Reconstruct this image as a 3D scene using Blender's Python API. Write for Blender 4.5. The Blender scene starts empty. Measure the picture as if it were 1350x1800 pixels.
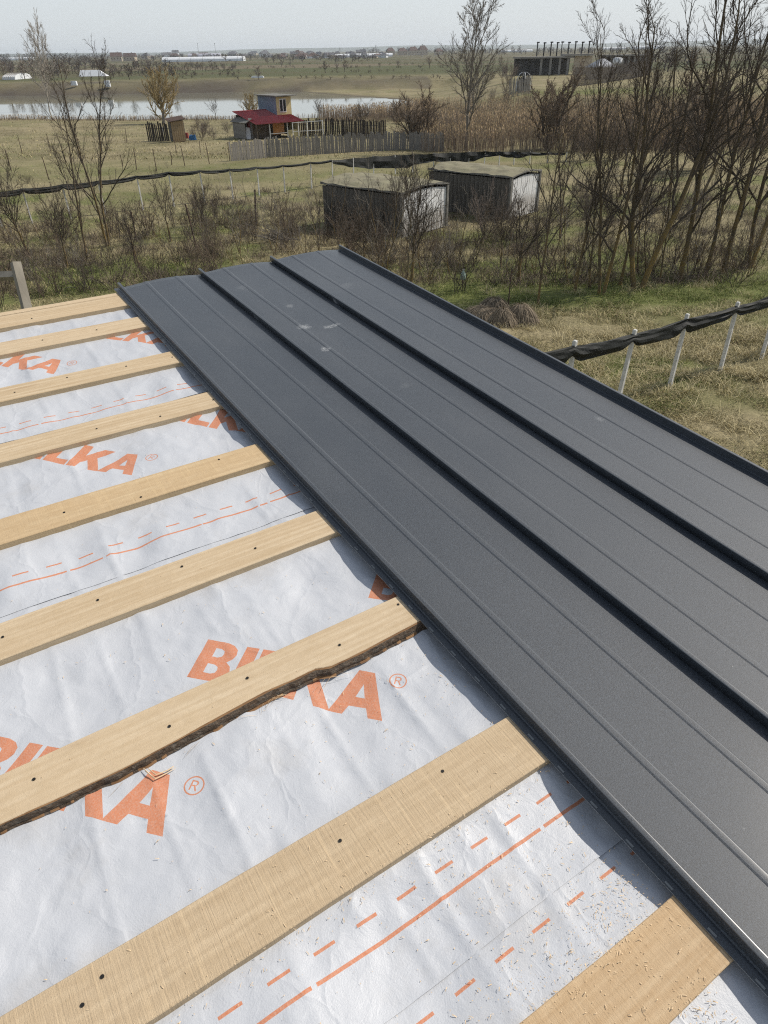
import bpy, bmesh, math, random
import numpy as np
from mathutils import Vector, Matrix
from mathutils.geometry import delaunay_2d_cdt
R = math.radians
sc = bpy.context.scene
col = sc.collection
random.seed(7); rng = np.random.default_rng(7)

# ------------------------------------------------------------------ camera
CAMZ = 7.0
F_PX, PITCH, ROLL = 1198.3, 0.59556, -0.017274           # for a 1350 x 1800 picture
fwd = Vector((0, math.cos(PITCH), -math.sin(PITCH)))
rgt0 = Vector((1, 0, 0)); up0 = rgt0.cross(fwd)
rgt = math.cos(ROLL) * rgt0 + math.sin(ROLL) * up0
upv = -math.sin(ROLL) * rgt0 + math.cos(ROLL) * up0
cam_d = bpy.data.cameras.new('camera'); cam = bpy.data.objects.new('camera', cam_d); col.objects.link(cam)
cam.matrix_world = Matrix(((rgt.x, upv.x, -fwd.x, 0), (rgt.y, upv.y, -fwd.y, 0), (rgt.z, upv.z, -fwd.z, CAMZ), (0, 0, 0, 1)))
cam_d.sensor_fit = 'VERTICAL'; cam_d.sensor_height = 24.0; cam_d.lens = 24.0 * F_PX / 1800
cam_d.clip_start = 0.05; cam_d.clip_end = 40000
sc.camera = cam

# ------------------------------------------------------------------ sky and sun
SUN_AZ, SUN_EL = R(66), R(43)                            # azimuth clockwise from +Y
w = bpy.data.worlds.new('World'); sc.world = w; w.use_nodes = True
wn = w.node_tree.nodes; wl = w.node_tree.links
bg = wn['Background']; sky = wn.new('ShaderNodeTexSky'); sky.sky_type = 'NISHITA'
sky.sun_disc = False; sky.sun_elevation = SUN_EL; sky.sun_rotation = SUN_AZ
sky.air_density = 1.0; sky.dust_density = 1.6; sky.ozone_density = 1.5; sky.altitude = 60
veil = wn.new('ShaderNodeMix'); veil.data_type = 'RGBA'; veil.inputs['Factor'].default_value = 0.72
veil.inputs['B'].default_value = (7.7, 8.25, 8.65, 1)        # thin even high cloud over the blue
tc = wn.new('ShaderNodeTexCoord'); sp_ = wn.new('ShaderNodeSeparateXYZ'); mr = wn.new('ShaderNodeMapRange'); mr.interpolation_type = 'SMOOTHSTEP'
mr.inputs['From Min'].default_value = 0.05; mr.inputs['From Max'].default_value = 0.85; mr.inputs['To Min'].default_value = 0.80; mr.inputs['To Max'].default_value = 0.24
wl.new(tc.outputs['Generated'], sp_.inputs[0]); wl.new(sp_.outputs['Z'], mr.inputs['Value']); wl.new(mr.outputs[0], veil.inputs['Factor'])
wl.new(sky.outputs['Color'], veil.inputs['A']); wl.new(veil.outputs['Result'], bg.inputs['Color'])
bg.inputs['Strength'].default_value = 0.10
sun_d = bpy.data.lights.new('sun', 'SUN'); sun_d.energy = 4.8; sun_d.angle = R(0.6); sun_d.color = (1.0, 0.93, 0.83)
sun = bpy.data.objects.new('sun', sun_d); col.objects.link(sun)
sd = Vector((math.sin(SUN_AZ) * math.cos(SUN_EL), math.cos(SUN_AZ) * math.cos(SUN_EL), math.sin(SUN_EL)))
sun.rotation_euler = sd.to_track_quat('Z', 'Y').to_euler(); sun.location = (30, 10, 40)
vs = sc.view_settings; vs.view_transform = 'Standard'; vs.look = 'None'; vs.exposure = 0.0; vs.gamma = 1.0; vs.use_curve_mapping = False
cy = sc.cycles
cy.use_denoising = False; cy.filter_width = 1.15; cy.max_bounces = 6; cy.diffuse_bounces = 3; cy.glossy_bounces = 3; cy.volume_bounces = 0
cy.transparent_max_bounces = 4; cy.caustics_reflective = False; cy.caustics_refractive = False
cy.sample_clamp_indirect = 4.0

# ------------------------------------------------------------------ material helper
class NB:
    def __init__(s, name):
        s.m = bpy.data.materials.new(name); s.m.use_nodes = True
        s.t = s.m.node_tree; s.n = s.t.nodes; s.l = s.t.links; s.b = s.n['Principled BSDF']
        s.b.inputs['Roughness'].default_value = 0.85; s.b.inputs['Specular IOR Level'].default_value = 0.25
    def _in(s, sock, v):
        if isinstance(v, bpy.types.NodeSocket): s.l.new(v, sock)
        elif v is not None:
            if isinstance(v, (tuple, list)) and len(v) == 3 and len(sock.default_value) == 4: v = (*v, 1)
            sock.default_value = v
    def obj(s): return s.n.new('ShaderNodeTexCoord').outputs['Object']
    def pos(s): return s.n.new('ShaderNodeNewGeometry').outputs['Position']
    def attr(s, name, out='Color'):
        a = s.n.new('ShaderNodeAttribute'); a.attribute_name = name; return a.outputs[out]
    def rnd(s): return s.n.new('ShaderNodeObjectInfo').outputs['Random']
    def mapv(s, v, scale=(1, 1, 1), loc=(0, 0, 0), rot=(0, 0, 0)):
        m = s.n.new('ShaderNodeMapping'); s._in(m.inputs['Vector'], v); m.inputs['Scale'].default_value = scale
        m.inputs['Location'].default_value = loc; m.inputs['Rotation'].default_value = rot; return m.outputs[0]
    def noise(s, v, scale, detail=3, rough=0.55, dist=0.0, out='Fac'):
        t = s.n.new('ShaderNodeTexNoise'); s._in(t.inputs['Vector'], v); s._in(t.inputs['Scale'], scale)
        t.inputs['Detail'].default_value = detail; t.inputs['Roughness'].default_value = rough; t.inputs['Distortion'].default_value = dist
        return t.outputs[out]
    def voro(s, v, scale, feature='F1', out='Distance'):
        t = s.n.new('ShaderNodeTexVoronoi'); t.feature = feature; s._in(t.inputs['Vector'], v); t.inputs['Scale'].default_value = scale
        return t.outputs[out]
    def wave(s, v, scale, dist=0, detail=2, dscale=1.0, direction='X'):
        t = s.n.new('ShaderNodeTexWave'); s._in(t.inputs['Vector'], v); t.bands_direction = direction
        t.inputs['Scale'].default_value = scale; t.inputs['Distortion'].default_value = dist
        t.inputs['Detail'].default_value = detail; t.inputs['Detail Scale'].default_value = dscale; return t.outputs['Fac']
    def ramp(s, f, stops, interp='LINEAR'):
        r = s.n.new('ShaderNodeValToRGB'); r.color_ramp.interpolation = interp; s._in(r.inputs[0], f)
        e = r.color_ramp.elements
        while len(e) < len(stops): e.new(0.5)
        for k, (p, c) in enumerate(stops):
            e[k].position = p; c = (c, c, c) if not isinstance(c, tuple) else c; e[k].color = (*c, 1)
        return r.outputs['Color']
    def mix(s, f, a, b, mode='MIX'):
        m = s.n.new('ShaderNodeMix'); m.data_type = 'RGBA'; m.blend_type = mode
        s._in(m.inputs['Factor'], f); s._in(m.inputs['A'], a); s._in(m.inputs['B'], b); return m.outputs['Result']
    def math(s, op, a, b=None, c=None, clamp=False):
        m = s.n.new('ShaderNodeMath'); m.operation = op; m.use_clamp = clamp
        s._in(m.inputs[0], a)
        if b is not None: s._in(m.inputs[1], b)
        if c is not None: s._in(m.inputs[2], c)
        return m.outputs[0]
    def vmath(s, op, a, b=None, out=0):
        m = s.n.new('ShaderNodeVectorMath'); m.operation = op; s._in(m.inputs[0], a)
        if b is not None: s._in(m.inputs[1], b)
        return m.outputs[out]
    def sep(s, v):
        m = s.n.new('ShaderNodeSeparateXYZ'); s._in(m.inputs[0], v); return m.outputs
    def comb(s, x, y, z):
        m = s.n.new('ShaderNodeCombineXYZ'); s._in(m.inputs[0], x); s._in(m.inputs[1], y); s._in(m.inputs[2], z); return m.outputs[0]
    def bump(s, h, strength=0.5, dist=0.01, normal=None):
        b = s.n.new('ShaderNodeBump'); s._in(b.inputs['Height'], h); b.inputs['Strength'].default_value = strength
        b.inputs['Distance'].default_value = dist
        if normal is not None: s.l.new(normal, b.inputs['Normal'])
        return b.outputs[0]
    def done(s, color=None, rough=None, normal=None, metallic=None, spec=None):
        s._in(s.b.inputs['Base Color'], color)
        if rough is not None: s._in(s.b.inputs['Roughness'], rough)
        if normal is not None: s._in(s.b.inputs['Normal'], normal)
        if metallic is not None: s._in(s.b.inputs['Metallic'], metallic)
        if spec is not None: s._in(s.b.inputs['Specular IOR Level'], spec)
        return s.m

def simple(name, c, var=0.25, scale=8.0, rough=0.85, bump=0.0, metallic=0.0, spec=0.25, coord='obj', stretch=(1, 1, 1)):
    b = NB(name); v = b.mapv(b.obj() if coord == 'obj' else b.pos(), stretch)
    n = b.noise(v, scale, 4, 0.65)
    lo = tuple(x * (1 - var) for x in c); hi = tuple(min(1, x * (1 + var)) for x in c)
    cc = b.ramp(n, [(0.3, lo), (0.7, hi)])
    nm = b.bump(n, 0.5, bump) if bump else None
    return b.done(cc, rough, nm, metallic, spec)

# ------------------------------------------------------------------ object helpers
def tag(o, label=None, cat=None, group=None, kind=None):
    if label: o['label'] = label
    if cat: o['category'] = cat
    if group: o['group'] = group
    if kind: o['kind'] = kind
    return o
def empty(name, loc, label, cat, group=None, rz=0.0):
    o = bpy.data.objects.new(name, None); col.objects.link(o); o.empty_display_size = 0.2
    o.location = loc; o.rotation_euler = (0, 0, rz); return tag(o, label, cat, group)
def npmesh(name, V, F, mats, mi=None, smooth=False, cols=None, uv=None):
    """V (n,3); F (m,k) all the same k, or a list"""
    me = bpy.data.meshes.new(name)
    if isinstance(F, np.ndarray):
        V = np.asarray(V, np.float32); m, k = F.shape
        me.vertices.add(len(V)); me.vertices.foreach_set('co', V.ravel())
        me.loops.add(m * k); me.loops.foreach_set('vertex_index', F.astype(np.int32).ravel())
        me.polygons.add(m); me.polygons.foreach_set('loop_start', np.arange(0, m * k, k, dtype=np.int32))
        me.update(calc_edges=True)
    else:
        me.from_pydata([tuple(v) for v in V], [], F); me.update()
    for m_ in (mats if isinstance(mats, (list, tuple)) else [mats]): me.materials.append(m_)
    if mi is not None: me.polygons.foreach_set('material_index', np.asarray(mi, np.int32))
    if smooth: me.shade_smooth()
    if cols is not None:
        a = me.color_attributes.new('Col', 'FLOAT_COLOR', 'POINT')
        c4 = np.ones((len(V), 4), np.float32); c4[:, :3] = cols; a.data.foreach_set('color', c4.ravel())
    me.validate(); return me
def link(name, me, parent=None, M=None):
    o = bpy.data.objects.new(name, me); col.objects.link(o)
    if parent is not None: o.parent = parent
    if M is not None: o.matrix_local = M
    return o

class MB:
    """collects simple solids into one mesh, per-solid material index"""
    def __init__(s): s.V = []; s.F = []; s.I = []
    def add(s, V, F, i=0):
        k = len(s.V); s.V += [tuple(v) for v in V]; s.F += [tuple(a + k for a in f) for f in F]; s.I += [i] * len(F); return s
    def box(s, c, d, rz=0.0, i=0, taper=1.0, M=None):
        x, y, z = (q / 2 for q in d); V = []
        for sz, t in ((-1, 1.0), (1, taper)):
            for sx, sy in ((-1, -1), (1, -1), (1, 1), (-1, 1)):
                p = Vector((sx * x * t, sy * y * t, sz * z))
                if M is not None: p = M @ p
                if rz: p = Matrix.Rotation(rz, 3, 'Z') @ p
                V.append(p + Vector(c))
        return s.add(V, [(3, 2, 1, 0), (4, 5, 6, 7), (0, 1, 5, 4), (1, 2, 6, 5), (2, 3, 7, 6), (3, 0, 4, 7)], i)
    def tube(s, pts, rad, n=6, i=0, cap=True):
        pts = [Vector(p) for p in pts]
        if not isinstance(rad, (list, tuple)): rad = [rad] * len(pts)
        V = []; F = []
        for k, p in enumerate(pts):
            t = (pts[min(k + 1, len(pts) - 1)] - pts[max(k - 1, 0)]).normalized()
            a = t.cross(Vector((0, 0, 1)) if abs(t.z) < 0.9 else Vector((1, 0, 0))).normalized(); b = t.cross(a)
            for j in range(n):
                an = 2 * math.pi * j / n; V.append(p + (a * math.cos(an) + b * math.sin(an)) * rad[k])
        for k in range(len(pts) - 1):
            for j in range(n):
                F.append((k * n + j, k * n + (j + 1) % n, (k + 1) * n + (j + 1) % n, (k + 1) * n + j))
        if cap: F += [tuple(range(n))[::-1], tuple(range((len(pts) - 1) * n, len(pts) * n))]
        return s.add(V, F, i)
    def prism(s, pts, h0, h1, i=0):           # pts (x,y) outline extruded in z
        n = len(pts); V = [(x, y, h0) for x, y in pts] + [(x, y, h1) for x, y in pts]
        return s.add(V, [tuple(range(n))[::-1], tuple(range(n, 2 * n))] + [(k, (k + 1) % n, n + (k + 1) % n, n + k) for k in range(n)], i)
    def mesh(s, name, mats, smooth=False):
        me = bpy.data.meshes.new(name); me.from_pydata(s.V, [], s.F)
        for m in (mats if isinstance(mats, (list, tuple)) else [mats]): me.materials.append(m)
        me.polygons.foreach_set('material_index', s.I); me.update()
        if smooth: me.shade_smooth()
        return me
    def build(s, name, mats, parent=None, smooth=False): return link(name, s.mesh(name, mats, smooth), parent)

# numpy value noise
_L = rng.random((256, 256)).astype(np.float64)
def vn(x, y, seed=0):
    x = np.asarray(x, float) + seed * 17.3; y = np.asarray(y, float) + seed * 9.1
    xi = np.floor(x).astype(int); yi = np.floor(y).astype(int); fx = x - xi; fy = y - yi
    fx = fx * fx * (3 - 2 * fx); fy = fy * fy * (3 - 2 * fy)
    g = lambda a, b: _L[a & 255, b & 255]
    return ((g(xi, yi) * (1 - fx) + g(xi + 1, yi) * fx) * (1 - fy) + (g(xi, yi + 1) * (1 - fx) + g(xi + 1, yi + 1) * fx) * fy) * 2 - 1
def fbm(x, y, oct=4, seed=0):
    r = 0; a = 1; t = 0
    for k in range(oct): r = r + a * vn(x * 2 ** k, y * 2 ** k, seed + k); t += a; a *= 0.5
    return r / t
def sstep(a, b, x):
    t = np.clip((np.asarray(x, float) - a) / (b - a), 0, 1); return t * t * (3 - 2 * t)

# ------------------------------------------------------------------ terrain shape
PL = np.array([(0, 0), (20, -.1), (33, -1.0), (55, -1.8), (85, -2.8), (114, -3.6), (148, -4.35), (170, -4.75), (292, -4.75), (300, -2.2), (312, -1.4), (500, -1.3), (2000, -1.0), (9000, -1.0)])
PR = np.array([(0, 0), (20, -.1), (33, -.9), (55, -1.6), (85, -2.6), (110, -3.3), (150, -3.2), (168, -2.4), (190, -1.5), (300, -1.3), (2000, -1.0), (9000, -1.0)])
LAKE = np.array([(-260, 216), (-120, 196), (-60, 177), (-30, 172), (-6, 172), (3, 180), (8, 196), (12, 212), (6, 232), (-4, 246), (-14, 262), (-30, 290), (-70, 294), (-140, 294), (-260, 296), (-420, 300), (-420, 240)])
def inpoly_dist(x, y, P):
    """signed distance, positive inside"""
    d = np.full(np.shape(x), 1e9); ins = np.zeros(np.shape(x), bool)
    for k in range(len(P)):
        ax, ay = P[k]; bx, by = P[(k + 1) % len(P)]
        t = np.clip(((x - ax) * (bx - ax) + (y - ay) * (by - ay)) / ((bx - ax) ** 2 + (by - ay) ** 2), 0, 1)
        d = np.minimum(d, np.hypot(x - ax - t * (bx - ax), y - ay - t * (by - ay)))
        c = ((ay > y) != (by > y)) & (x < (bx - ax) * (y - ay) / (by - ay + 1e-12) + ax); ins ^= c
    return np.where(ins, d, -d)
WATER_Z = -5.0
def zt(x, y):
    x = np.asarray(x, float); y = np.asarray(y, float)
    d = np.maximum(y, 0)
    l = np.interp(d, PL[:, 0], PL[:, 1]); r = np.interp(d, PR[:, 0], PR[:, 1])
    xb = 22 + 0.06 * (d - 150); t = sstep(-10, 12, x - xb)
    # soften the far bank into a lower spit near the right end of the lake
    z = l * (1 - t) + r * t
    z = z + 0.10 * fbm(x * .12, y * .12, 3, 5) * sstep(4, 20, np.hypot(x, y)) + 0.45 * fbm(x * .02, y * .02, 3, 9) * sstep(300, 340, y)
    z = z + 0.5 * np.exp(-((x - 36) ** 2 + (y - 92) ** 2) / 60)
    dd = (d > 130) & (d < 330)
    s = np.where(dd, inpoly_dist(x, y, LAKE), -50.0)
    z = np.where(s > -6, np.where(s > 0, -5.0 - np.minimum(s, 6) * .25, np.maximum(z * (-s / 6) + (1 + s / 6) * -4.95, z - 3)), z)
    return z
def ray(px, py):
    return ((px - 675) * rgt - (py - 900) * upv + F_PX * fwd).normalized()
def G(px, py, tmax=9000):
    """point of the terrain seen at that place of the photograph"""
    r = ray(px, py); t = 4.0
    T = 4 * 1.01 ** np.arange(800); T = T[T < tmax]
    X = r.x * T; Y = r.y * T; Z = CAMZ + r.z * T - zt(X, Y)
    k = np.argmax(Z < 0)
    if not (Z < 0).any(): k = len(T) - 1
    t0, t1 = T[max(k - 1, 0)], T[k]
    for _ in range(20):
        tm = (t0 + t1) / 2
        if CAMZ + r.z * tm - float(zt(r.x * tm, r.y * tm)) < 0: t1 = tm
        else: t0 = tm
    return Vector((r.x * t1, r.y * t1, float(zt(r.x * t1, r.y * t1))))
def ppm(p): return F_PX / ((Vector(p) - Vector((0, 0, CAMZ))).dot(fwd))
def upto(p, py):
    """height above p (ground point) at which the vertical through p crosses picture row py"""
    lo, hi = 0.0, 60.0
    for _ in range(40):
        m = (lo + hi) / 2; q = Vector(p) + Vector((0, 0, m)) - Vector((0, 0, CAMZ)); y = 900 - F_PX * q.dot(upv) / max(q.dot(fwd), 1e-6)
        if y > py and q.dot(fwd) > 0: lo = m
        else: hi = m
    return lo
def gz(x, y): return float(zt(x, y))

# ------------------------------------------------------------------ roof frame
AZ, SL, RH = -0.566524, 0.0724099, 1.38163
sv = Vector((math.sin(AZ) * math.cos(SL), math.cos(AZ) * math.cos(SL), math.sin(SL)))
bv = Vector((math.cos(AZ), -math.sin(AZ), 0)); nv = bv.cross(sv)
org = Vector((0, 0, CAMZ)) - nv * RH
RM = Matrix(((bv.x, sv.x, nv.x, org.x), (bv.y, sv.y, nv.y, org.y), (bv.z, sv.z, nv.z, org.z), (0, 0, 0, 1)))
def pix_uv(px, py, wz=0.0):
    """roof coordinates of a picture point on the roof plane at height wz"""
    r = ray(px, py); t = -(RH - wz) / r.dot(nv); return r.dot(bv) * t, r.dot(sv) * t

# ================================================================== the roof in the foreground
def wood_mat(name, base, dark, saw=0.5, yellow=None, rough=0.75):
    b = NB(name); o = b.obj(); v = b.mapv(o, (1, 1, 1))
    r = b.math('MULTIPLY', b.rnd(), 37.0)
    vo = b.vmath('ADD', v, b.comb(r, r, r))
    grain = b.noise(b.mapv(vo, (2.2, 60, 60)), 1.0, 5, 0.65, 0.6)                  # long fibres
    big = b.noise(b.mapv(vo, (0.9, 7, 7)), 1.0, 3, 0.55, 0.8)
    rings = b.wave(b.mapv(vo, (0.35, 9, 9)), 1.6, 7.0, 3, 0.9, 'Y')
    c = b.mix(b.ramp(grain, [(0.32, 0.0), (0.72, 1.0)]), base, dark)
    c = b.mix(b.math('MULTIPLY', b.ramp(rings, [(0.55, 0.0), (0.95, 1.0)]), 0.42), c, dark)
    c = b.mix(b.math('MULTIPLY', b.ramp(big, [(0.45, 0.0), (0.75, 1.0)]), 0.55), c, yellow or dark)
    c = b.mix(b.math('MULTIPLY', b.math('FRACT', b.math('MULTIPLY', b.rnd(), 7.31)), 0.22), c, (0.60, 0.50, 0.37))
    # fine cross cuts left by the saw, uneven in strength
    sw = b.noise(b.mapv(vo, (260, 9, 9)), 1.0, 2, 0.6, 0.2)
    sw2 = b.noise(b.mapv(vo, (110, 2.2, 2.2)), 1.0, 2, 0.6, 0.15)
    where = b.ramp(b.noise(b.mapv(vo, (3.0, 9, 9)), 1.0, 2), [(0.35, 0.15), (0.65, 1.0)])
    sl = b.math('MULTIPLY', b.ramp(sw2, [(0.58, 0.0), (0.66, 1.0)]), saw)
    c = b.mix(b.math('MULTIPLY', b.math('MULTIPLY', sl, where), 0.55), c, tuple(min(1, q * 1.22) for q in base))
    c = b.mix(b.math('MULTIPLY', b.math('MULTIPLY', b.ramp(sw, [(0.5, 0.0), (0.7, 1.0)]), saw * 0.35), where), c, dark)
    kn = b.voro(b.mapv(vo, (1.3, 9, 0.01)), 1.0); kw = b.noise(b.mapv(vo, (40, 60, 60)), 1.0, 2, .6)
    kr = b.math('ADD', kn, b.math('MULTIPLY', kw, 0.05))
    c = b.mix(b.ramp(kr, [(0.075, 0.75), (0.10, 0.35), (0.16, 0.0)]), c, (0.22, 0.12, 0.055))
    mo_ = b.noise(b.mapv(vo, (25, 45, 45)), 1.0, 5, 0.75)
    c = b.mix(b.ramp(mo_, [(0.42, 0.0), (0.75, 0.5)]), c, dark)
    # dirt specks
    sp = b.noise(b.mapv(vo, (60, 90, 60)), 1.0, 3, 0.7)
    c = b.mix(b.ramp(sp, [(0.72, 0.0), (0.80, 0.55)]), c, tuple(q * .45 for q in dark))
    h = b.math('ADD', b.math('MULTIPLY', grain, 0.8), b.math('MULTIPLY', sw, saw))
    h = b.math('ADD', h, b.math('MULTIPLY', b.noise(b.mapv(vo, (500, 700, 500)), 1.0, 2, 0.6), 0.7))
    h = b.math('ADD', h, b.math('MULTIPLY', mo_, 1.2))
    return b.done(c, rough, b.bump(h, 0.8, 0.0016), spec=0.2)
WOOD = wood_mat('sawn_spruce', (0.56, 0.455, 0.315), (0.40, 0.295, 0.175), 0.06, (0.49, 0.37, 0.23))
WOODS = wood_mat('sawn_spruce_saw_marked', (0.49, 0.38, 0.245), (0.36, 0.265, 0.16), 1.0, (0.45, 0.335, 0.20))
WOODO = wood_mat('sawn_spruce_orange', (0.50, 0.37, 0.225), (0.36, 0.235, 0.12), 0.6, (0.47, 0.31, 0.16))
WOODY = wood_mat('sawn_spruce_yellowed', (0.53, 0.40, 0.23), (0.38, 0.26, 0.135), 0.4, (0.47, 0.32, 0.16))

def membrane_mat():
    b = NB('white_roof_membrane'); o = b.obj()
    fine = b.noise(o, 380, 3, 0.7); dotx = b.voro(o, 300)
    soft = b.noise(o, 9, 4, 0.6, 0.4); mott = b.noise(o, 55, 4, 0.7)
    dirt = b.noise(b.mapv(o, (1, 1, 1), (3.1, 1.7, 0)), 3.2, 5, 0.68)
    c = b.mix(soft, (0.485, 0.50, 0.525), (0.435, 0.455, 0.49))
    c = b.mix(b.ramp(dirt, [(0.56, 0.0), (0.78, 0.42)]), c, (0.33, 0.305, 0.27))
    sp = b.noise(o, 160, 3, 0.75); spw = b.ramp(b.noise(o, 2.4, 3, 0.6), [(0.45, 0.0), (0.7, 1.0)])
    c = b.mix(b.math('MULTIPLY', b.ramp(sp, [(0.66, 0.0), (0.76, 0.75)]), spw), c, (0.33, 0.29, 0.24))
    wob = b.vmath('ADD', o, b.vmath('MULTIPLY', b.noise(o, 5, 3, 0.6, out='Color'), (0.16, 0.16, 0)))
    cr_ = b.ramp(b.voro(b.mapv(wob, (1, .7, 1)), 4.2, 'DISTANCE_TO_EDGE'), [(0.0, 1.0), (0.035, 0.35), (0.12, 0.0)])
    crease = b.math('ADD', b.noise(b.mapv(o, (1, 1, 1), (0, 0, 0), (0, 0, 0.5)), 16, 4, 0.6, 1.5), b.math('MULTIPLY', cr_, 0.55))
    h = b.math('ADD', b.math('MULTIPLY', dotx, 0.07), b.math('MULTIPLY', crease, 0.8))
    h = b.math('ADD', h, b.math('MULTIPLY', mott, 0.3)); h = b.math('ADD', h, b.math('MULTIPLY', fine, 0.16))
    c = b.mix(b.ramp(fine, [(0.35, 0.16), (0.6, 0.0)]), c, (0.3, 0.31, 0.33))
    return b, c, h
b, c, h = membrane_mat(); MEMB = b.done(c, 0.50, b.bump(h, 0.55, 0.004), spec=0.5)
b, c, h = membrane_mat(); b.m.name = 'orange_print_on_membrane'
mt = b.noise(b.obj(), 260, 3, 0.75)
ink = b.mix(b.ramp(mt, [(0.40, 0.0), (0.70, 0.7)]), (0.49, 0.185, 0.095), (0.50, 0.31, 0.235))
PRINT = b.done(ink, 0.6, b.bump(h, 0.55, 0.004), spec=0.3)

def metal_mat(name, c0, speck=True):
    b = NB(name); o = b.obj()
    g = b.noise(o, 400, 4, 0.85); g2 = b.noise(o, 230, 3, 0.75)
    c = b.mix(b.ramp(g, [(0.42, 0.0), (0.72, 1.0)]), tuple(q * .45 for q in c0), tuple(q * 3.0 for q in c0))
    d = b.noise(b.mapv(o, (2.5, 1.2, 1)), 1.5, 4, 0.6)
    c = b.mix(b.ramp(d, [(0.45, 0.0), (0.85, 0.10)]), c, (0.20, 0.205, 0.21))
    # chalky hand and boot scuffs and sparse white dust spots
    def patch(u, v, ru, rv, s, seed):
        q = b.mapv(o, (1 / ru, 1 / rv, 0), (-u / ru, -v / rv, 0))
        wob = b.noise(b.mapv(o, (1, 1, 1), (seed, seed, 0)), 22, 4, 0.7)
        r_ = b.math('ADD', b.vmath('LENGTH', q, out='Value'), b.math('MULTIPLY', wob, 1.2))
        inner = b.ramp(r_, [(0.75, 1.0), (1.45, 0.0)])
        st = b.ramp(b.noise(b.mapv(o, (1, 1, 1), (seed, 0, 0)), 120, 3, 0.8, 1.5), [(0.42, 0.0), (0.62, 1.0)])
        return b.math('MULTIPLY', b.math('MULTIPLY', inner, st), s)
    for k, (u, v, ru, rv, s) in enumerate([(1.49, 2.99, .085, .11, .95), (1.63, 2.93, .14, .05, .75), (1.46, 2.70, .07, .08, .85), (1.56, 3.28, .05, .09, .4), (1.58, 2.2, .10, .05, .12), (2.0, 3.4, .16, .12, .15), (1.45, 3.65, .10, .12, .18), (2.10, 1.55, .05, .06, .35)]):
        c = b.mix(patch(u, v, ru, rv, s, k * 3.7), c, (0.36, 0.37, 0.37))
    vd = b.voro(o, 34); sp = b.ramp(vd, [(0.0, 1.0), (0.055, 0.0)])
    spw = b.ramp(b.noise(o, 5.0, 2), [(0.56, 0.0), (0.66, 0.8)])
    c = b.mix(b.math('MULTIPLY', sp, spw), c, (0.5, 0.5, 0.48))
    h = b.math('ADD', g, b.math('MULTIPLY', g2, 0.7))
    b.b.inputs['Coat Weight'].default_value = 0.45; b.b.inputs['Coat Roughness'].default_value = 0.22; rg = b.ramp(d, [(0.3, 0.56), (0.8, 0.64)])
    return b.done(c, rg, b.bump(h, 0.85, 0.0011), spec=0.62)
METAL = metal_mat('graphite_coated_steel', (0.024, 0.030, 0.038))
b = NB('burnished_bend_with_painted_highlight'); METAL_BEND = b.done((0.075, 0.083, 0.092), 0.34, spec=1.0)  # folds smoother than the pans; the paler colour paints in their highlight line
b = NB('cut_steel_edge'); STEEL = b.done((0.45, 0.46, 0.47), 0.38, metallic=0.8)
b = NB('nail_hole_dark'); NAIL = b.done((0.02, 0.018, 0.016), 0.5, metallic=0.3, spec=0.4)
b = NB('pine_bark'); o = b.obj()
bk = b.noise(b.mapv(o, (38, 90, 90)), 1.0, 6, 0.78, 1.0); bc = b.voro(b.mapv(b.vmath('ADD', o, b.vmath('MULTIPLY', b.noise(o, 60, 3, .7, out='Color'), (.03, .03, .03))), (34, 75, 75)), 1.0)
cc = b.ramp(bk, [(0.3, (0.035, 0.022, 0.013)), (0.5, (0.12, 0.10, 0.08)), (0.68, (0.24, 0.23, 0.20)), (0.8, (0.13, 0.07, 0.03))])
cc = b.mix(b.ramp(bc, [(0.0, 0.0), (0.5, 0.55)]), cc, (0.07, 0.04, 0.02))
BARK_E = b.done(cc, 0.95, b.bump(b.math('ADD', bk, bc), 1.0, 0.006))
b = NB('cambium'); CAMB = b.done(b.ramp(b.noise(b.mapv(b.obj(), (12, 120, 120)), 1, 4, .7), [(0.3, (0.09, 0.045, 0.022)), (0.7, (0.30, 0.175, 0.085))]), 0.85)
PLASTER = simple('grey_wall_plaster', (0.42, 0.40, 0.37), 0.15, 3, bump=0.004)

house_base = org + bv * 0.0 + sv * 1.2; house_base.z = gz(house_base.x, house_base.y)
HOUSE = empty('house', house_base, 'low pitched house roof being covered, dark metal sheets over wooden battens and white membrane', 'house', rz=-AZ)
bpy.context.view_layer.update()
HM = (Matrix.Translation(house_base) @ Matrix.Rotation(-AZ, 4, 'Z')).inverted() @ RM
def rpart(name, me, label=None):
    o = link(name, me, HOUSE, HM)
    if label: o['label'] = label
    return o

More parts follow.
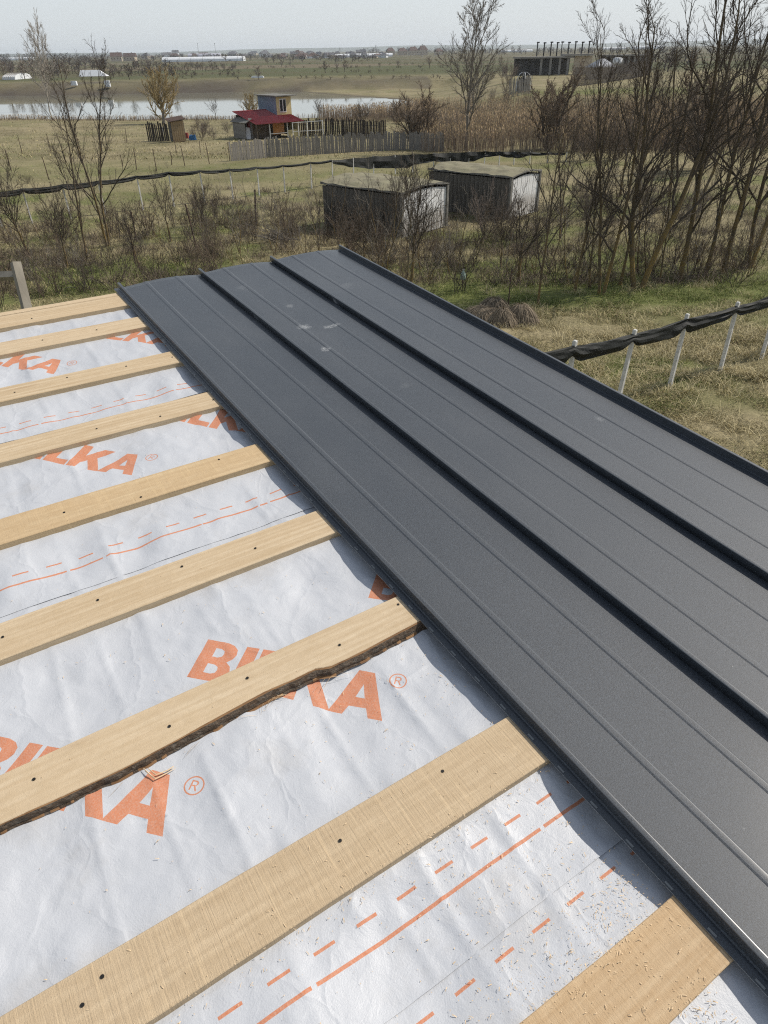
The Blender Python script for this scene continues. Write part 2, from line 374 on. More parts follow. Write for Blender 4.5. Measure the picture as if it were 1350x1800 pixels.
# ---- membrane: sheets laid in overlapping strips, wrinkled, with the print as its own faces
KM = 1.027
BAT = [(3.712, 3.872), (3.384, 3.531), (2.909, 3.046), (2.439, 2.575), (1.960, 2.090), (1.478, 1.612), (1.045, 1.140), (0.515, 0.655), (0.040, 0.178)]
BC = np.array([-1.40, -0.92, -0.40] + [(a + b_) / 2 for a, b_ in BAT][::-1])
BH = np.array([.07, .07, .07] + [(b_ - a) / 2 for a, b_ in BAT][::-1])
TH = 0.0235
def hm(u, v):
    """height of the membrane: held down at each batten, sagging and creased between"""
    k = np.clip(np.searchsorted(BC, v) - 1, 0, len(BC) - 2)
    lo = BC[k] + BH[k]; hi = BC[k + 1] - BH[k + 1]
    t = np.clip((v - lo) / (hi - lo), 0, 1); free = np.sin(np.pi * t) ** 0.8
    sag = 0.010 + 0.007 * vn(u * 1.7 + k * 5.1, k * 3.3, 2)
    near = np.clip(1 - np.minimum(t, 1 - t) / .25, 0, 1)
    z = -TH * .92 - free * sag
    # broad billows running across the strip
    z = z + free * (.0110 * vn(u * 4.3 + .6 * v, v * 2.1, 11) + .0060 * vn(u * 11 - 2 * v, v * 5, 12))
    z = z + (.35 + .65 * free) * .0026 * fbm(u * 26, v * 22, 2, 13)
    # sharp folds from the roll, along v, and pulls at the staples
    for c0, s0, a0 in ((-.52, .03, .9), (-.31, -.02, 1.0), (-.07, .05, .8), (.055, .01, .7), (.17, .03, 1.2), (.34, -.03, .5), (.47, .02, .9), (.66, .04, 1.0), (.80, .0, .6)):
        dd = u - c0 - s0 * (v - 1.2) - .012 * vn(v * 2.5, c0 * 9, 4)
        z = z + a0 * .0045 * np.exp(-np.abs(dd) / .007) * (.35 + .65 * (vn(v * 3.1, c0 * 31, 6) > -.2)) * (.4 + .6 * free)
    # small puckers next to battens
    z = z + near * (t > 0) * (t < 1) * .004 * np.maximum(vn(u * 19, v * 3 + k, 8), 0) ** 2 * 2
    return z
# letters, outlines in units of their height
LET = {
 'B': (0.78, [[(0, 0), (.26, 0), (.5, 0), (.66, .05), (.75, .15), (.76, .3), (.71, .43), (.60, .52), (.69, .61), (.73, .73), (.70, .87), (.60, .96), (.46, 1), (.26, 1), (0, 1)],
             [(.26, .18), (.26, .41), (.40, .41), (.48, .37), (.50, .295), (.48, .22), (.40, .18)], [(.26, .60), (.26, .82), (.38, .82), (.455, .78), (.47, .71), (.455, .64), (.38, .60)]]),
 'I': (0.28, [[(0, 0), (.27, 0), (.27, 1), (0, 1)]]),
 'L': (0.66, [[(0, 0), (.64, 0), (.64, .22), (.27, .22), (.27, 1), (0, 1)]]),
 'K': (0.96, [[(0, 0), (.27, 0), (.27, .27), (.40, .42), (.66, 0), (.98, 0), (.60, .60), (.95, 1), (.62, 1), (.27, .58), (.27, 1), (0, 1)]]),
 'A': (1.00, [[(0, 0), (.28, 0), (.36, .21), (.70, .21), (.78, 0), (1.06, 0), (.69, 1), (.37, 1)], [(.44, .42), (.53, .72), (.62, .42)]]),
}
def word(O, H, ang):
    """print outlines of the word and its circled R, as lists of rings in roof coordinates"""
    d = np.array([math.cos(ang), math.sin(ang)]); n = np.array([-d[1], d[0]]); out = []; x = 0
    T = lambda P: [tuple(np.array(O) + (px_ * d + py_ * n) * H) for px_, py_ in P]
    for ch, gap in (('B', .07), ('I', .07), ('L', .03), ('K', -.02), ('A', 0)):
        wd, rings = LET[ch]; out.append([T([(x + a, b_) for a, b_ in r_]) for r_ in rings]); x += wd + gap
    cx, cy_ = x + .17, .92
    circ = lambda r_: [(cx + r_ * math.cos(2 * math.pi * k / 26), cy_ + r_ * math.sin(2 * math.pi * k / 26)) for k in range(26)]
    out.append([T(circ(.175)), T(circ(.150))])
    rr = [[(-.065, -.09), (-.04, -.09), (-.04, -.01), (0, -.01), (.045, -.09), (.075, -.09), (.027, -.005), (.062, .03), (.062, .065), (.03, .095), (-.065, .095)], [(-.04, .012), (-.04, .072), (.02, .072), (.036, .055), (.036, .032), (.02, .012)]]
    out.append([T([(cx + a, cy_ + b_) for a, b_ in r_]) for r_ in rr])
    return out
def rect(u0, u1, v0, v1): return [[(u0, v0), (u1, v0), (u1, v1), (u0, v1)]]
def strip_prints(v0, words, line=True):
    P = []
    for ku in (range(-3, 3) if line else ()):
        x0 = .168 + .537 * ku
        P.append(rect(x0 * KM, (x0 + .527) * KM, (v0 - .0035) * KM, (v0 + .0035) * KM))
    for ku in range(-18, 12):
        x0 = .096 + .0898 * ku; P.append(rect(x0 * KM, (x0 + .043) * KM, (v0 + .041) * KM, (v0 + .047) * KM))
    for wd in words:
        for k in range(-3, 2):
            P += word(((wd[0] + .531 * k) * KM, wd[1] * KM), .128 * KM, R(-45.5))
    return P
def strip(lo, hi, prints, lift, ures, vres, labelled=None):
    U0, U1 = -2.6, 2.3
    pts = []; seg = []
    rows = np.arange(lo + vres, hi, vres)
    us = np.concatenate([np.arange(U0 + .08, -.95, .06), np.arange(-.95, .95, ures), np.arange(1.0, U1, .08)])
    gu, gv = np.meshgrid(us, rows); gu = gu.ravel() + rng.uniform(-.0008, .0008, gu.size); gv = gv.ravel() + rng.uniform(-.0008, .0008, gv.size)
    pts = [Vector((a, b_)) for a, b_ in zip(gu, gv)]
    def ring(P, closed=True, step=.012):
        i0 = len(pts); n = len(P)
        for k in range(n):
            a = np.array(P[k]); c_ = np.array(P[(k + 1) % n]); m = max(1, int(np.hypot(*(c_ - a)) / step))
            for j in range(m): pts.append(Vector(a + (c_ - a) * j / m))
        m = len(pts) - i0
        for k in range(m): seg.append((i0 + k, i0 + (k + 1) % m))
    ring([(U0, lo), (U1, lo), (U1, hi), (U0, hi)], step=.03)
    rings = []
    for grp in prints:
        A = [np.array(r_) for r_ in grp]
        if A[0][:, 0].max() < -.95 or A[0][:, 0].min() > .98 or A[0][:, 1].min() < lo or A[0][:, 1].max() > hi: continue
        rings.append(A)
        for r_ in grp: ring(r_)
    V2, E_, F_, *_ = delaunay_2d_cdt(pts, seg, [], 0, 1e-7)
    V2 = np.array([(p.x, p.y) for p in V2]); F_ = np.array([f for f in F_ if len(f) == 3])
    C_ = V2[F_].mean(1); mi = np.zeros(len(F_), np.int32)
    for A in rings:
        bb = (C_[:, 0] > A[0][:, 0].min()) & (C_[:, 0] < A[0][:, 0].max()) & (C_[:, 1] > A[0][:, 1].min()) & (C_[:, 1] < A[0][:, 1].max())
        ix = np.nonzero(bb)[0]
        if not len(ix): continue
        ins = np.zeros(len(ix), bool)
        for r_ in A: ins ^= inpoly_dist(C_[ix, 0], C_[ix, 1], r_) > 0
        mi[ix[ins]] = 1
    u, v = V2[:, 0], V2[:, 1]
    z = hm(u, v) + lift * (.0013 * np.exp(-np.maximum(v - lo, 0) / .10) + .0004)
    z += lift * .0012 * np.exp(-np.maximum(v - lo, 0) / .01) * (vn(u * 9, u * 0, 3) > .1)
    me = npmesh('membrane_sheet', np.stack([u, v, z], 1), F_, [MEMB, PRINT], mi, smooth=True)
    return rpart('membrane_sheet', me)
strip(-1.55, .44, strip_prints(.227, [(.205, -.15)], False), 0, .012, .012)
strip(.302 * KM, 1.80, strip_prints(.409, [(.212, 1.163)]), 1, .009, .009)
strip(1.612 * KM, 2.74, strip_prints(1.722, [(.010 + .531, 2.46)]), 1, .011, .012)
strip(2.55 * KM, 3.93, strip_prints(2.632, [(.485, 3.41)]), 1, .012, .014)

# ---- battens
def board(u0, u1, nearf, farf, zt_=0.0, th=TH, mats=(WOOD,), seed=0, name='batten', step=.04):
    us = np.arange(u0, u1 + step, step); n = len(us); r_ = np.random.default_rng(seed)
    nr = np.array([nearf(u) for u in us]) + .0012 * fbm(us * 9, us * 0 + seed, 3, seed); fr = np.array([farf(u) for u in us]) + .0012 * fbm(us * 9, us * 0 + seed + .5, 3, seed + 3)
    zz = zt_ + .0012 * fbm(us * 2, us * 0 + seed, 2, seed + 7)
    ch = .0016
    prof = [lambda k: (nr[k], zz[k] - th), lambda k: (nr[k], zz[k] - ch), lambda k: (nr[k] + ch, zz[k]), lambda k: (fr[k] - ch, zz[k]), lambda k: (fr[k], zz[k] - ch), lambda k: (fr[k], zz[k] - th)]
    V = []; F = []
    for k in range(n):
        for p in prof: v_, z_ = p(k); V.append((us[k], v_, z_))
    m = len(prof)
    for k in range(n - 1):
        for j in range(m): F.append((k * m + j, k * m + (j + 1) % m, (k + 1) * m + (j + 1) % m, (k + 1) * m + j))
    F.append(tuple(range(m))[::-1]); F.append(tuple(range((n - 1) * m, n * m)))
    me = bpy.data.meshes.new(name); me.from_pydata(V, [], [f[::-1] for f in F])
    for mm in mats: me.materials.append(mm)
    me.update(); return me
mats = [WOOD, WOOD, WOOD, WOOD, WOODY, WOOD, WOOD, WOODS, WOODO]
nails_px = {8: [], 7: [(145, 1767), (180, 1717), (598, 1478), (778, 1356)], 6: [(60, 1370), (298, 1277), (435, 1192), (597, 1134), (700, 1063)], 5: [(5, 1120), (172, 1055), (320, 996), (449, 964)],
            4: [(113, 901), (248, 874), (385, 808)], 3: [(170, 754), (282, 732), (375, 703)], 2: [(26, 690), (118, 664), (222, 644), (303, 628)], 1: [(75, 598), (170, 580), (252, 565)], 0: [(56, 560), (222, 530)]}
mb = MB(); mb.tube([(0, 0, -.001), (0, 0, .0005)], .0036, 10); mb.tube([(0, 0, .0004), (0, 0, .0007)], .0014, 6)
nail_me = mb.mesh('nail', [NAIL])
lab = {4: 'yellowed batten with a lit near edge', 6: 'batten with dark bark left along its near edge', 7: 'broad batten with fine saw marks across its face', 8: 'orange toned batten strewn with wood shavings'}
def interp_px(pts, wz=0.0):
    q = sorted(pix_uv(*p, wz) for p in pts); a = np.array(q)
    return lambda u: float(np.interp(u, a[:, 0], a[:, 1]))
bark_top = [(0, 1448), (100, 1404), (215, 1350), (300, 1305), (380, 1262), (470, 1213), (520, 1192), (552, 1175), (578, 1172), (600, 1162), (640, 1143), (675, 1124), (740, 1090)]
bt = interp_px(bark_top); qa = pix_uv(0, 1448); qb = pix_uv(740, 1090)
for k, (a, b_) in enumerate(BAT):
    nearf = (lambda u, a=a, k=k: a + .004 * math.sin(u * 1.3 + k)) if k != 6 else (lambda u: bt(u))
    farf = (lambda u, b_=b_, k=k: b_ + .003 * math.sin(u * 1.1 + k * 2)) if k != 6 else (lambda u: 1.133 + .002 * math.sin(u * 2))
    if k == 8: farf = lambda u: .178 + .004 * math.sin(u * 6)
    o = rpart('batten', board(-2.62, 2.27, nearf, farf, mats=(mats[k],), seed=k + 1, step=.02 if k == 6 else .04), lab.get(k))
    for q in nails_px[k]:
        u, v = pix_uv(*q); nl = link('nail', nail_me, o, Matrix.Translation((u, v, .0015)))
    if k == 6:
        # rounded bark edge below the sawn face
        us = np.arange(qa[0] - .9, qb[0] + .10, .006); V = []; F = []; I = []
        n1 = fbm(us * 30, us * 0, 3, 21); n2 = fbm(us * 75, us * 0, 2, 22); thin = sstep(-.35, .55, us)
        dep = .0055 + .0075 * thin + .0035 * n1
        for j, u in enumerate(us):
            e = bt(float(u)); d_ = dep[j]
            prof = [(e + .001, -.0012), (e - d_ * .30, -.0035 - .0008 * n2[j]), (e - d_ * .36, -.0035), (e - d_ * (.85 + .1 * n2[j]), -.010 + .0025 * n1[j]), (e - d_ * (1.0 + .08 * n1[j]), -.017), (e - d_ * .9, -.0195), (e - d_ * 1.25 - .002, -TH)]
            V += [(u, p_[0], p_[1]) for p_ in prof]
        m = 7
        for j in range(len(us) - 1):
            for q in range(m - 1):
                F.append((j * m + q, (j + 1) * m + q, (j + 1) * m + q + 1, j * m + q + 1)); I.append(0 if (q == 0 or (q == 5 and n1[j] > .05)) else 1)
        me = bpy.data.meshes.new('bark_edge'); me.from_pydata(V, [], F); me.materials.append(CAMB); me.materials.append(BARK_E)
        me.polygons.foreach_set('material_index', I); me.update(); link('bark_edge', me, o)
for vv in (-.40, -.92, -1.40):
    rpart('batten', board(-2.62, 2.27, lambda u: vv - .07, lambda u: vv + .07, mats=(WOOD,), seed=int(vv * 100) % 50))
rpart('edge_board', board(-2.62, 2.27, lambda u: 3.880, lambda u: 3.925, zt_=.0, th=.15, mats=(WOOD,), seed=33))
mb = MB(); mb.box((-.16, 1.19, -.075), (4.85, 5.46, .03)); rpart('roof_deck', mb.mesh('roof_deck', WOOD))
# walls below
mb = MB()
for cx, cy_, dx, dy in ((-.15, 3.55, 4.4, .25), (-.15, -1.2, 4.4, .25), (-2.2, 1.17, .25, 4.5), (1.93, 1.17, .25, 4.5)):
    mb.box((cx, cy_ - 1.2, 2.35), (dx, dy, 5.6))
wall = link('wall', mb.mesh('wall', PLASTER), HOUSE, Matrix.Rotation(2 * 0, 4, 'Z')); wall.location = (0, 0, -.1 * 0)

# ---- standing seam sheets
UA, UB, UC, UD = .848, 1.3255, 1.797, 2.292
SH = .033
def sheet(k, u0, u1, vend, last=False):
    a = .0022; top = SH; sw_ = .0125
    P = []
    if k == 0: P += [(u0 - .0255, .0032, 'flat'), (u0 - .003, .0022, 'flat')]
    P += [(u0, .0045), (u0, top - a, 'b'), (u0 + a * .3, top - a * .3, 'b'), (u0 + a, top), (u0 + sw_ - a, top + .0008, 'b'), (u0 + sw_ - a * .3, top + .0005, 'b'), (u0 + sw_, top - a), (u0 + sw_ + .0005, .004), (u0 + sw_ + .004, .002)]
    W = u1 - u0
    for c in (u0 + .157, u0 + .338):
        P += [(c - .0125, .002), (c - .0078, .0041, 'b'), (c - .0066, .0043), (c + .0066, .0043, 'b'), (c + .0078, .0041), (c + .0120, .002)]
    if last:
        e = u1; P += [(e - .004, .002), (e, .004), (e, top - a), (e + a * .3, top - a * .3), (e + a, top), (e + .012, top), (e + .013, top - a), (e + .0135, -.03)]
    else:
        P += [(u1 + .003, .002), (u1 + .006, .004), (u1 + .0065, .027)]
    # finer cross rows in the pan so it can flex
    Q = []; QB = []
    for j, p in enumerate(P):
        Q.append(p[:2]); QB.append(2 if len(p) > 2 and p[2] == 'b' else 0)
        if j + 1 < len(P) and P[j + 1][0] - p[0] > .05:
            n = 8
            for q in range(1, n): QB.append(0); Q.append((p[0] + (P[j + 1][0] - p[0]) * q / n, p[1] + (P[j + 1][1] - p[1]) * q / n))
    Q = np.array(Q); vsmp = np.concatenate([np.arange(-1.6, 3.2, .08), np.arange(3.2, vend - .01, .025), [vend]])
    V = []
    for v in vsmp:
        s = np.clip((Q[:, 0] - u0 - sw_) / (W - sw_), 0, 1)
        z = Q[:, 1] + .014 * np.sin(np.pi * s ** 1.15) ** 1.0 * math.exp(-(vend - v) / .22)
        z = z + .0011 * np.sin(np.pi * s) * vn(s * 1.4 + k * 3, np.full_like(s, v * 1.8), 31) 
        uu = Q[:, 0] + .0010 * vn(np.full_like(s, v * 2.2), np.full_like(s, k), 33)
        edge = vend + .006 * vn(s * 3, s * 0 + k, 35) * (v == vend)
        V.append(np.stack([uu, np.full_like(s, v) if v != vend else edge, z], 1))
    V = np.concatenate(V); m = len(Q); n = len(vsmp)
    jj, ii = np.meshgrid(np.arange(m - 1), np.arange(n - 1)); jj = jj.ravel(); ii = ii.ravel()
    F = np.stack([ii * m + jj, ii * m + jj + 1, (ii + 1) * m + jj + 1, (ii + 1) * m + jj], 1)
    me = npmesh('metal_sheet', V, F, [METAL, STEEL, METAL_BEND], np.array(QB)[jj], smooth=True)
    me.set_sharp_from_angle(angle=R(20))
    o = rpart('metal_sheet', me, ['left metal sheet with its slotted fixing flange over the battens', 'middle metal sheet with chalky boot scuffs', 'right metal sheet along the open gable edge'][k])
    s_ = o.modifiers.new('thickness', 'SOLIDIFY'); s_.thickness = .0009; s_.offset = -1; s_.material_offset_rim = 1
    return o
s0 = sheet(0, UA, UB, 3.985); s1 = sheet(1, UB, UC, 4.0); s2 = sheet(2, UC, UD, 4.015, True)
mb = MB()
for k in range(46):
    v = -.5 + k * .0985
    mb.box((UA - .019, v, .0037), (.0045, .019, .0006))
b = NB('slot_opening'); SLOT = b.done((0.20, 0.21, 0.21), .5)
o = link('screw_slots', mb.mesh('screw_slots', SLOT), s0); o['kind'] = 'stuff'

# ---- wood shavings and splinters lying about
SHAV = simple('pale_wood_shavings', (0.62, 0.47, 0.30), 0.25, 30)
def surf(u, v):
    for k, (a, b_) in enumerate(BAT):
        if a - .001 < v < b_ + .001: return .0004
    return float(hm(np.array([u]), np.array([v]))[0]) + .003
V = []; F = []
def chip(u, v, L, W, z=None):
    a = random.uniform(0, 6.28); z = surf(u, v) + .0005 if z is None else z
    d = Vector((math.cos(a), math.sin(a), random.uniform(-.1, .25))); n = Vector((-d.y, d.x, 0)); k = len(V); c = random.uniform(0, .35) * L
    p = Vector((u, v, z)); q = p + d * L * .5 + Vector((0, 0, c)); r_ = p + d * L
    for x in (p, q, r_): V.extend([tuple(x + n * W / 2), tuple(x - n * W / 2)])
    F.extend([(k, k + 1, k + 3, k + 2), (k + 2, k + 3, k + 5, k + 4)])
def cluster(px, py, su, sv_, n, big=1.0):
    u0, v0 = pix_uv(px, py)
    for _ in range(int(n * .95)):
        u = random.gauss(u0, su); v = random.gauss(v0, sv_)
        if u > UA - .028 or not -.1 < v < 3.8: continue
        if u < -.8: continue
        L_ = random.uniform(.001, .003) if random.random() < .72 else random.uniform(.004, .009); chip(u, v, L_ * big, min(L_ * .6, random.uniform(.0006, .0016)) * big)
for a in [(1085, 1575, .05, .03, 200), (1010, 1680, .09, .05, 260), (1120, 1680, .10, .05, 80), (1180, 1650, .07, .05, 40), (1060, 1760, .12, .06, 60), (880, 1720, .05, .03, 60), (955, 1500, .16, .06, 190), (820, 1560, .15, .05, 70), (790, 1150, .10, .06, 70), (1050, 1440, .06, .06, 50), (680, 1290, .25, .12, 150), (620, 1560, .25, .02, 60), (1235, 1770, .03, .03, 120), (850, 1330, .12, .04, 40), (400, 1650, .2, .06, 40), (350, 1100, .4, .1, 90), (500, 1560, .3, .10, 60), (900, 1385, .1, .02, 60), (460, 1690, .3, .03, 60), (700, 1520, .2, .01, 60)]: cluster(*a)
for _ in range(260): 
    u = random.uniform(-.7, .8); v = random.uniform(0, 2.6); chip(u, v, random.uniform(.002, .005), random.uniform(.0006, .0013))
me = bpy.data.meshes.new('wood_shavings'); me.from_pydata([tuple(RM @ Vector(p)) for p in V], [], F); me.materials.append(SHAV); me.update()
tag(link('wood_shavings', me), 'pale wood shavings and sawdust scattered over the battens and membrane', 'shavings', kind='stuff')
# a bent sliver of split wood by the bark edged batten, and loose fibres
mb = MB()
pz = [(252, 1357), (274, 1373), (308, 1354)]
def P3(px, py, dz=.003):
    u, v = pix_uv(px, py, -.03); return RM @ Vector((u, v, surf(u, v) + dz))
for A in ([(254, 1356), (262, 1364), (274, 1373), (292, 1363), (310, 1352)], [(262, 1356), (275, 1366), (296, 1357), (306, 1350)]):
    mb.tube([P3(*q, .004) for q in A], [.0008, .0016, .0016, .0015, .0005], 4)
o = mb.build('wood_sliver', SHAV); tag(o, 'bent pale sliver of split wood lying beside the orange letters below the bark edged batten', 'wood sliver')
mb = MB()
for k in range(16):
    x = random.choice([random.uniform(380, 520), random.uniform(480, 510), random.uniform(560, 600), random.uniform(150, 360)])
    y = float(np.interp(x, [100, 300, 480, 600], [1428, 1330, 1222, 1180])); u, v = pix_uv(x, y, -.012)
    p = Vector((u, v - .004, -.014)); A = [p]; a = random.uniform(-.6, .6) + random.choice([0, math.pi]) 
    for j in range(4):
        a += random.uniform(-.5, .5); p = p + Vector((math.cos(a) * .009, -abs(math.sin(a)) * .004 - .002, -.0022)); A.append(p)
    mb.tube([RM @ q for q in A], [.0004, .0004, .0003, .0003, .0001], 3)
o = mb.build('bark_fibres', SHAV); tag(o, 'fine loose bark fibres hanging from the bark edged batten', 'fibres', kind='stuff')
#@@ROOF_END

# ================================================================== ground, water, far hills
def fields_mat():
    b = NB('field_ground'); p = b.pos(); s = b.sep(p); gr = b.attr('Col')
    n1 = b.noise(p, 1.3, 5, 0.65); n2 = b.noise(p, 9.0, 4, 0.7); n3 = b.noise(p, .12, 4, 0.6)
    straw = b.mix(n1, (0.30, 0.25, 0.155), (0.10, 0.088, 0.05))
    straw = b.mix(b.ramp(n2, [(0.4, 0.0), (0.7, 0.7)]), straw, (0.38, 0.325, 0.19))
    soil = b.mix(b.ramp(n3, [(0.4, 0.0), (0.65, 0.6)]), straw, (0.085, 0.075, 0.04))
    green = b.mix(n2, (0.07, 0.09, 0.025), (0.15, 0.16, 0.055))
    near = b.mix(b.sep(gr)[0], soil, green)
    # the far plain: long bands of different crops and fallow land
    pm = b.mapv(p, (0.0035, 0.014, 0), (3.3, 0, 0), (0, 0, 0.12))
    vo = b.n.new('ShaderNodeTexVoronoi'); b.l.new(pm, vo.inputs['Vector']); vo.inputs['Scale'].default_value = 1.0
    hue = b.ramp(b.sep(vo.outputs['Color'])[0], [(0.0, (0.13, 0.115, 0.065)), (0.25, (0.105, 0.10, 0.052)), (0.45, (0.16, 0.14, 0.085)), (0.62, (0.095, 0.105, 0.048)), (0.8, (0.11, 0.105, 0.055)), (0.93, (0.18, 0.15, 0.10))], 'CONSTANT')
    n4 = b.noise(b.mapv(p, (.03, .15, 1)), 1.0, 5, 0.65)
    hue = b.mix(b.ramp(n4, [(0.4, 0.0), (0.7, 0.6)]), hue, (0.115, 0.10, 0.055))
    bare = b.sep(gr)[1]
    far = b.math('DIVIDE', b.math('SUBTRACT', s[1], 290.0), 60.0, clamp=True)
    hue = b.mix(1.0, hue, (0.80, 0.80, 0.80), 'MULTIPLY'); c = b.mix(far, near, hue)
    c = b.mix(bare, c, b.mix(b.noise(b.mapv(p, (.3, .3, 2)), 1, 5, .7), (0.115, 0.10, 0.085), (0.055, 0.045, 0.032)))
    h = b.math('ADD', n1, b.math('MULTIPLY', n2, 0.35))
    return b.done(c, 0.95, b.bump(h, 0.8, 0.10), spec=0.1)
GROUND = fields_mat()
def green_at(x, y):
    """how green the grass is, 0..1"""
    x = np.asarray(x, float); y = np.asarray(y, float)
    g = .10 + .40 * fbm(x * .16, y * .16, 4, 41)
    def blob(px, py, rx, ry, a):
        p = G(px, py); return a * np.exp(-((x - p.x) / rx) ** 2 - ((y - p.y) / ry) ** 2)
    for q in GREEN: g = g + q[4] * np.exp(-((x - q[0]) / q[2]) ** 2 - ((y - q[1]) / q[3]) ** 2)
    g = g + .6 * sstep(-.1, .5, vn(x * .35, y * .35, 44)) * (y < 60)
    g = g * (.55 + .9 * (vn(x * 1.3, y * 1.3, 45) * .5 + .5))
    return np.clip(g, 0, 1)
GREEN = []
for px, py, rx, ry, a in [(1000, 470, 5, 2.2, .9), (1130, 505, 5.5, 2.2, 1.5), (960, 500, 4.5, 2.2, 1.1), (930, 515, 3.5, 1.8, .8), (1280, 495, 5, 1.6, 1.1), (1180, 520, 4, 1.0, .9), (880, 470, 4, 2, .6), (240, 480, 3, 2.5, 1.3), (330, 480, 3, 3.0, 1.1), (60, 300, 25, 6, .35), (850, 640, 1.6, 1.2, .5), (1100, 160, 25, 9, .9), (930, 188, 8, 4, .9), (880, 278, 5, 3, .7), (1000, 290, 8, 3, .5), (480, 310, 14, 6, .3), (1100, 640, 1.3, 1, .5), (1240, 560, 4, 1.2, .4)]:
    p = G(px, py); GREEN.append((p.x, p.y, rx, ry, a))
def bare_at(x, y):
    x = np.asarray(x, float); y = np.asarray(y, float)
    # earth bank beyond the water, muddy spit, and the cut by the embankment
    bnk = sstep(288, 293, y) * (1 - sstep(308, 316, y)) * (x < 20) * (.55 + .45 * vn(x * .08, y * .3, 51))
    s = np.where((y > 140) & (y < 330), inpoly_dist(x, y, LAKE), -60)
    return np.clip(bnk * .9 + .8 * sstep(-5, -1, s) * (y < 300), 0, 1)
ang = np.radians(np.concatenate([np.arange(-180, -42, 4), np.arange(-42, 42, .22), np.arange(42, 180, 4)]))
rad = np.concatenate([[.5, 2, 4, 6, 8], 9 * 1.022 ** np.arange(320)])
rad = rad[rad < 9300]
A_, R_ = np.meshgrid(ang, rad); X = R_ * np.sin(A_); Y = R_ * np.cos(A_); Z = zt(X, Y)
lumps = .05 * fbm(X * 1.1, Y * 1.1, 3, 61) + .035 * np.maximum(fbm(X * 2.6, Y * 2.6, 2, 62), 0)
Z = Z + lumps * (R_ < 70) - .02
na, nr_ = len(ang), len(rad)
ii, jj = np.meshgrid(np.arange(nr_ - 1), np.arange(na), indexing='ij'); ii = ii.ravel(); jj = jj.ravel(); j2 = (jj + 1) % na
Fg = np.stack([ii * na + jj, ii * na + j2, (ii + 1) * na + j2, (ii + 1) * na + jj], 1)[:, ::-1]
C3 = np.stack([green_at(X, Y), bare_at(X, Y), X * 0], -1).reshape(-1, 3)
go = link('ground', npmesh('ground', np.stack([X, Y, Z], -1).reshape(-1, 3), Fg, GROUND, smooth=True, cols=C3)); go['kind'] = 'structure'

b = NB('lake_water'); p = b.pos()
wv = b.noise(b.mapv(p, (0.5, 0.9, 1)), 1.6, 4, 0.6)
pt = b.noise(b.mapv(p, (0.012, 0.03, 1)), 1.0, 3, 0.5)
WATER = b.done((0.16, 0.165, 0.13), b.ramp(pt, [(0.35, 0.02), (0.7, 0.07)]), b.bump(wv, 0.02, 0.02), spec=1.0)
me = npmesh('lake_water', [(-440, 148, WATER_Z), (30, 148, WATER_Z), (30, 312, WATER_Z), (-440, 312, WATER_Z)], [(0, 1, 2, 3)], WATER)
o = link('lake_water', me); o['kind'] = 'structure'

HILL = simple('far_hills', (0.07, 0.085, 0.05), 0.3, .002, coord='pos')
V = []; n = 240
for k in range(n + 1):
    a = R(-50 + 100 * k / n); h = 26 + 20 * (fbm(np.array([k * .045]), np.array([1.3]), 4, 71)[0]) + 12 * sstep(.35, .8, k / n)
    for r_, z in ((8350, -2), (8600, h * .75), (8900, h), (9250, -2)): V.append((r_ * math.sin(a), r_ * math.cos(a), z))
F = [(k * 4 + j, (k + 1) * 4 + j, (k + 1) * 4 + j + 1, k * 4 + j + 1) for k in range(n) for j in range(3)]
o = link('far_hills', npmesh('far_hills', V, F, HILL, smooth=True)); o['kind'] = 'structure'

# haze
mb = MB(); mb.box((0, 0, 22), (19400, 19400, 62))
hm_ = bpy.data.materials.new('haze_air'); hm_.use_nodes = True; t = hm_.node_tree; t.nodes.clear()
vo = t.nodes.new('ShaderNodeVolumePrincipled'); vo.inputs['Color'].default_value = (0.86, 0.93, 1.0, 1); vo.inputs['Density'].default_value = 1.0e-4; hm_.cycles.volume_sampling = 'DISTANCE'; hm_.cycles.homogeneous_volume = True; vo.inputs['Anisotropy'].default_value = 0.2
mo = t.nodes.new('ShaderNodeOutputMaterial'); t.links.new(vo.outputs[0], mo.inputs['Volume'])
o = mb.build('haze', hm_); o['kind'] = 'stuff'

